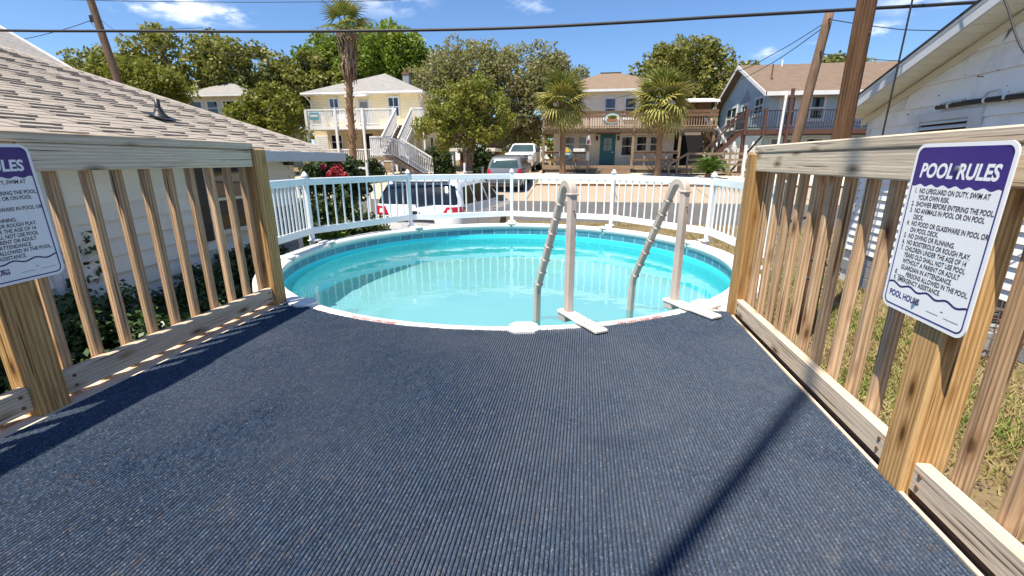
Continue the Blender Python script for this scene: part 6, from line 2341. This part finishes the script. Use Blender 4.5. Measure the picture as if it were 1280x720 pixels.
FR_ = [fan_frond_mesh("frond", 'leaf_palm', 1.0, .7, 17, d) for d in (.2, .42, .7)]
FRD = [fan_frond_mesh("frond", 'leaf_palm_dark', 1.0, .7, 17, d) for d in (.15, .35)]
FRW = [fan_frond_mesh("frond", 'dead_frond', .9, .6, 13, 1.4)]


def sabal(base, top_z, lean, scale, n, label, seed):
    random.seed(seed)
    root = empty("cabbage_palm", base, label, "palm tree", "palms before the white house")
    B = Vector(base)
    T = Vector((base[0] + lean, base[1], top_z))
    k = 12
    MB().tube([B.lerp(T, i / k) - Vector((0, 0, .2 if i == 0 else 0)) for i in range(k + 1)],
              [.21 - .05 * min(1, i / 3) + (.015 if i % 2 else 0) + (.07 if i > 9 else 0) for i in range(k + 1)], 12).build("trunk", 'bark_palm', root, smooth=True)
    # old leaf bases below the crown
    for i in range(16):
        a = random.uniform(0, 6.28)
        z = T.z - random.uniform(.1, .9)
        d = Vector((math.cos(a), math.sin(a), 0))
        p = Vector((T.x, T.y, z)) + d * .17
        MB().bar(tuple(p), tuple(p + d * .22 + Vector((0, 0, .26))), .07, .035).build("leaf_base", 'dead_frond', root)
    for i in range(n):
        t = i / (n - 1)
        el = RAD(86 - 132 * t ** .9) + random.uniform(-.28, .28)
        az = i * 2.39996 + random.uniform(-.2, .2)
        me = random.choice(FRD) if (t < .25 or random.random() < .25) else FR_[min(2, int(t * 3.0))]
        if t > .93: me = FRW[0]
        frond_place(root, me, (T.x, T.y, T.z - .25 * t), az, el, random.uniform(-.5, .5), scale * random.uniform(.82, 1.06))
    return root


sabal((-1.24, 28.0, 1.02), 5.30, -.10, 1.20, 58, "left of the two cabbage palms in front of the white house, over the round sign", 3)
sabal((4.28, 28.0, 1.02), 5.20, -.08, 1.28, 62, "right of the two cabbage palms in front of the white house, beside the ramp", 5)
random.seed(21)
# tall fan palm with a skirt of dead leaves
tp = empty("fan_palm", (-13.3, 25.0, .7), "very tall fan palm with brown skirt of dead leaves before the cream house", "palm tree")
S = 25.0
pts_ = [(-13.15, S, .55), (-13.1, S, 2.0), (-12.98, S, 3.4), (-13.0, S, 4.7), (-12.88, S, 6.2), (-12.80, S, 7.6), (-12.75, S, 8.8)]
MB().tube(pts_, [.28, .19, .18, .19, .165, .16, .15], 12).build("trunk", 'bark_palm', tp, smooth=True)
for i in range(70):
    z = random.uniform(2.4, 6.5)
    a = random.uniform(0, 6.28)
    x = -13.02 + .04 * (z - 3)
    d = Vector((math.cos(a), math.sin(a), 0))
    p = Vector((x, S, z)) + d * .16
    if i < 46: MB().bar(tuple(p), tuple(p + d * .13 + Vector((0, 0, .17))), .08, .03).build("leaf_base", 'bark_palm', tp)
# dead skirt
m = MB()
for i in range(260):
    a = random.uniform(0, 6.28)
    z0 = random.uniform(7.3, 8.6)
    d = Vector((math.cos(a), math.sin(a), 0))
    p = Vector((-12.78, S, z0)) + d * random.uniform(.14, .22)
    L = random.uniform(.5, 1.35)
    e = p + d * random.uniform(.05, .34) + Vector((0, 0, -L))
    mid_ = p.lerp(e, .5) + d * random.uniform(.02, .22)
    s = Vector((-d.y, d.x, 0)) * random.uniform(.02, .06)
    b = len(m.v)
    m.v += [tuple(p - s), tuple(p + s), tuple(mid_ + s), tuple(mid_ - s), tuple(e + s * .2), tuple(e - s * .2)]
    m.f += [(b, b + 1, b + 2, b + 3), (b + 3, b + 2, b + 4, b + 5)]
m.build("dead_skirt", 'dead_frond', tp)
for i in range(19):
    t = i / 18
    el = RAD(85 - 120 * t) + random.uniform(-.12, .12)
    frond_place(tp, random.choice(FRD + FR_[:1]) if t < .85 else FRW[0], (-12.75, S, 8.95 - .1 * t), i * 2.39996, el, random.uniform(-.4, .4), random.uniform(.85, 1.05))

# sago palm
def pinnate_mesh(name, mat, L=1.0):
    mb = MB()
    P = [Vector((0, L * .98 * math.sin(t * 1.35) / math.sin(1.35) * .95, L * (.62 * t - .72 * t * t))) for t in np.linspace(0, 1, 11)]
    mb.tube([tuple(p) for p in P], [.014 - .001 * i for i in range(11)], 4)
    for i in range(26):
        t = .12 + .86 * i / 25
        k = min(int(t * 10), 9)
        c_ = P[k].lerp(P[k + 1], t * 10 - k)
        ln = L * .24 * math.sin(.35 + t * 2.5)
        for s in (-1, 1):
            e = c_ + Vector((s * ln, ln * .45, ln * .22))
            w = Vector((0, .018, 0))
            mb.face(tuple(c_ - w), tuple(c_ + w), tuple(e))
    me = bpy.data.meshes.new(name)
    me.from_pydata(mb.v, [], mb.f)
    me.materials.append(MATS[mat])
    me.update()
    return me


PIN = pinnate_mesh("frond", 'leaf_sago')
sg = empty("sago_palm", (7.0, 27.6, .95), "low bright green sago palm on the shell bed in front of the ramp", "palm")
MB().tube([(7.0, 27.6, .9), (7.0, 27.6, 1.35)], [.22, .17], 12).build("trunk", 'bark_palm', sg)
for i in range(46):
    t = i / 45
    frond_place(sg, PIN, (7.0, 27.6, 1.32), i * 2.39996, RAD(62 - 62 * t), random.uniform(-.3, .3), random.uniform(1.0, 1.25))

# ------------------------------------------------------------------ shrubs
def shrub(name, base, blobs, mat, n, size, label, cat="shrub", group=None, per=26, cr=(.12, .28), stems=4):
    root = empty(name, base, label, cat, group)
    cl = clumps_in(blobs, per, cr[0], cr[1], .3)
    mb = MB()
    for k in range(stems):
        c_ = cl[RNG.integers(len(cl))]
        p = limb_pts(base, c_[:3], 4, .1)
        mb.tube(p, [.03 * (1 - .7 * i / (len(p) - 1)) for i in range(len(p))], 5)
    mb.build("stems", 'bark_oak', root)
    leaf_cloud("foliage", cl, n, size, mat, root)
    return root


rs_ = shrub("flowering_shrub", (-5.25, 9.4, 0), [(-5.5, 9.4, 1.85, .55, .4, .45), (-5.0, 9.3, 1.5, .5, .4, .5), (-5.95, 9.5, 1.6, .35, .3, .4)], 'leaf_shrub', 3600, .065,
            "dark leafy shrub with red flower clusters beyond the left house's corner", per=26, cr=(.10, .22), stems=8)
for (x, y, z, r) in ((-5.10, 9.0, 2.15, .08), (-4.92, 8.75, 1.88, .15), (-4.80, 8.72, 1.76, .11), (-5.05, 8.72, 1.80, .10), (-5.3, 8.85, 1.95, .06)):
    leaf_cloud("flower_cluster", [(x, y, z, r)], 110, .04, 'flower_red', rs_, spread=.8)
shrub("hedge_shrub", (-4.9, 8.4, 0), [(-5.1, 8.4, .75, .7, .5, .6), (-4.4, 8.4, .6, .6, .5, .5), (-5.6, 8.5, .55, .5, .5, .5)], 'leaf_shrub', 9000, .06,
      "dark rounded shrub low against the outside of the pool fence", per=50)
shrub("leafy_shrub", (-4.2, 7.3, 0), [(-4.5, 7.3, .45, .6, .4, .4), (-3.75, 7.05, .4, .35, .3, .35)], 'leaf_green', 4000, .07,
      "low light green plants between the pool and the white SUV", per=40, cr=(.1, .2))
shrub("tall_shrub", (-4.75, 8.6, 0), [(-4.75, 8.6, .75, .25, .3, .65)], 'leaf_shrub', 3200, .06,
      "narrow reddish-green shrub beside the white SUV's tail light", per=60, cr=(.1, .18))
shrub("box_hedge", (-13.0, 26.3, .85), [(-13.4, 26.3, 1.45, .7, .6, .6), (-12.6, 26.3, 1.45, .7, .6, .6)], 'leaf_shrub', 6000, .08,
      "clipped dark box hedge at the foot of the tall fan palm", per=60, cr=(.15, .25))
shrub("box_hedge", (-15.4, 26.0, .85), [(-15.4, 26.0, 1.5, .9, .6, .6)], 'leaf_green', 4000, .08,
      "lighter green bush left of the tall fan palm", per=60, cr=(.15, .25))
shrub("evergreen_shrub", (-9.6, 29.5, 1.15), [(-9.7, 29.5, 2.1, .8, .7, 1.0), (-9.1, 29.5, 1.8, .7, .7, .8)], 'leaf_shrub', 8000, .09,
      "dark evergreen shrub between the white stairs and the many-stemmed tree", per=60, cr=(.15, .3))
shrub("evergreen_shrub", (-6.6, 29.5, 1.15), [(-6.8, 29.5, 2.1, .8, .7, 1.1), (-6.1, 29.5, 1.8, .6, .6, .8)], 'leaf_shrub', 8000, .09,
      "dark evergreen shrub right behind the many-stemmed tree's trunks", per=60, cr=(.15, .3))
shrub("garden_shrub", (-5.0, 33.0, 1.3), [(-5.6, 33, 1.9, .7, .6, .55)], 'leaf_green', 3000, .09,
      "small bright shrub in front of the low carport", per=50, cr=(.12, .25))
# mail boxes on a post
mbx = empty("mailboxes", (-6.05, 23.2, .5), "pair of dark mailboxes on a white post at the roadside", "mailbox")
MB().box(-6.10, -6.0, 23.15, 23.25, .45, 1.95).build("post", 'paint_white', mbx)
MB().box(-6.45, -5.65, 23.1, 23.3, 1.48, 1.54).build("arm", 'paint_white', mbx)
for x in (-6.30, -5.82):
    MB().prism([(x + .13 * math.cos(t), 22.95, 1.66 + .13 * math.sin(t)) for t in np.linspace(0, math.pi, 9)] + [(x - .13, 22.95, 1.545), (x + .13, 22.95, 1.545)], (0, .45, 0)).build("box", 'dark_metal', mbx, fixn=True)
# white T-post by the bushes
tpst = empty("garden_stake", (-5.98, 12.2, 0), "white T-shaped stake standing among the plants left of the white SUV", "stake")
MB().box(-6.02, -5.96, 12.17, 12.23, 0, 2.03).build("upright", 'paint_white', tpst)
MB().box(-6.5, -5.96, 12.18, 12.22, 1.84, 1.90).build("arm", 'paint_white', tpst)
MB().box(-7.0, -6.9, 26.2, 26.3, .7, 1.75)
for (x, lab) in ((-5.95, "short white marker post left of the grey SUV"), (-5.3, "short white marker post nearest the grey SUV")):
    o = MB().box(x - .06, x + .06, 27.0, 27.12, .85, 1.72 if x < -5.5 else 1.5, .01).build("marker_post", 'paint_white')
    tag(o, lab, "post")
# pebbles strewn on the shell bed
m = MB()
for _ in range(1500):
    x, y = random.uniform(-2.4, 13), random.uniform(25.7, 30.4)
    s = random.uniform(.03, .08)
    m.obox((x, y, gz(y) + .05 + s * .2), Vector((1, random.uniform(-.5, .5), 0)).normalized(), Vector((random.uniform(-.2, .2), 1, 0)).normalized(), (0, 0, 1), s, s * .8, s * .6, s * .18)
tag(m.build("shell_pebbles", 'pebble', None, kind="stuff"), "loose pale shells and pebbles strewn over the white bed", "pebbles")
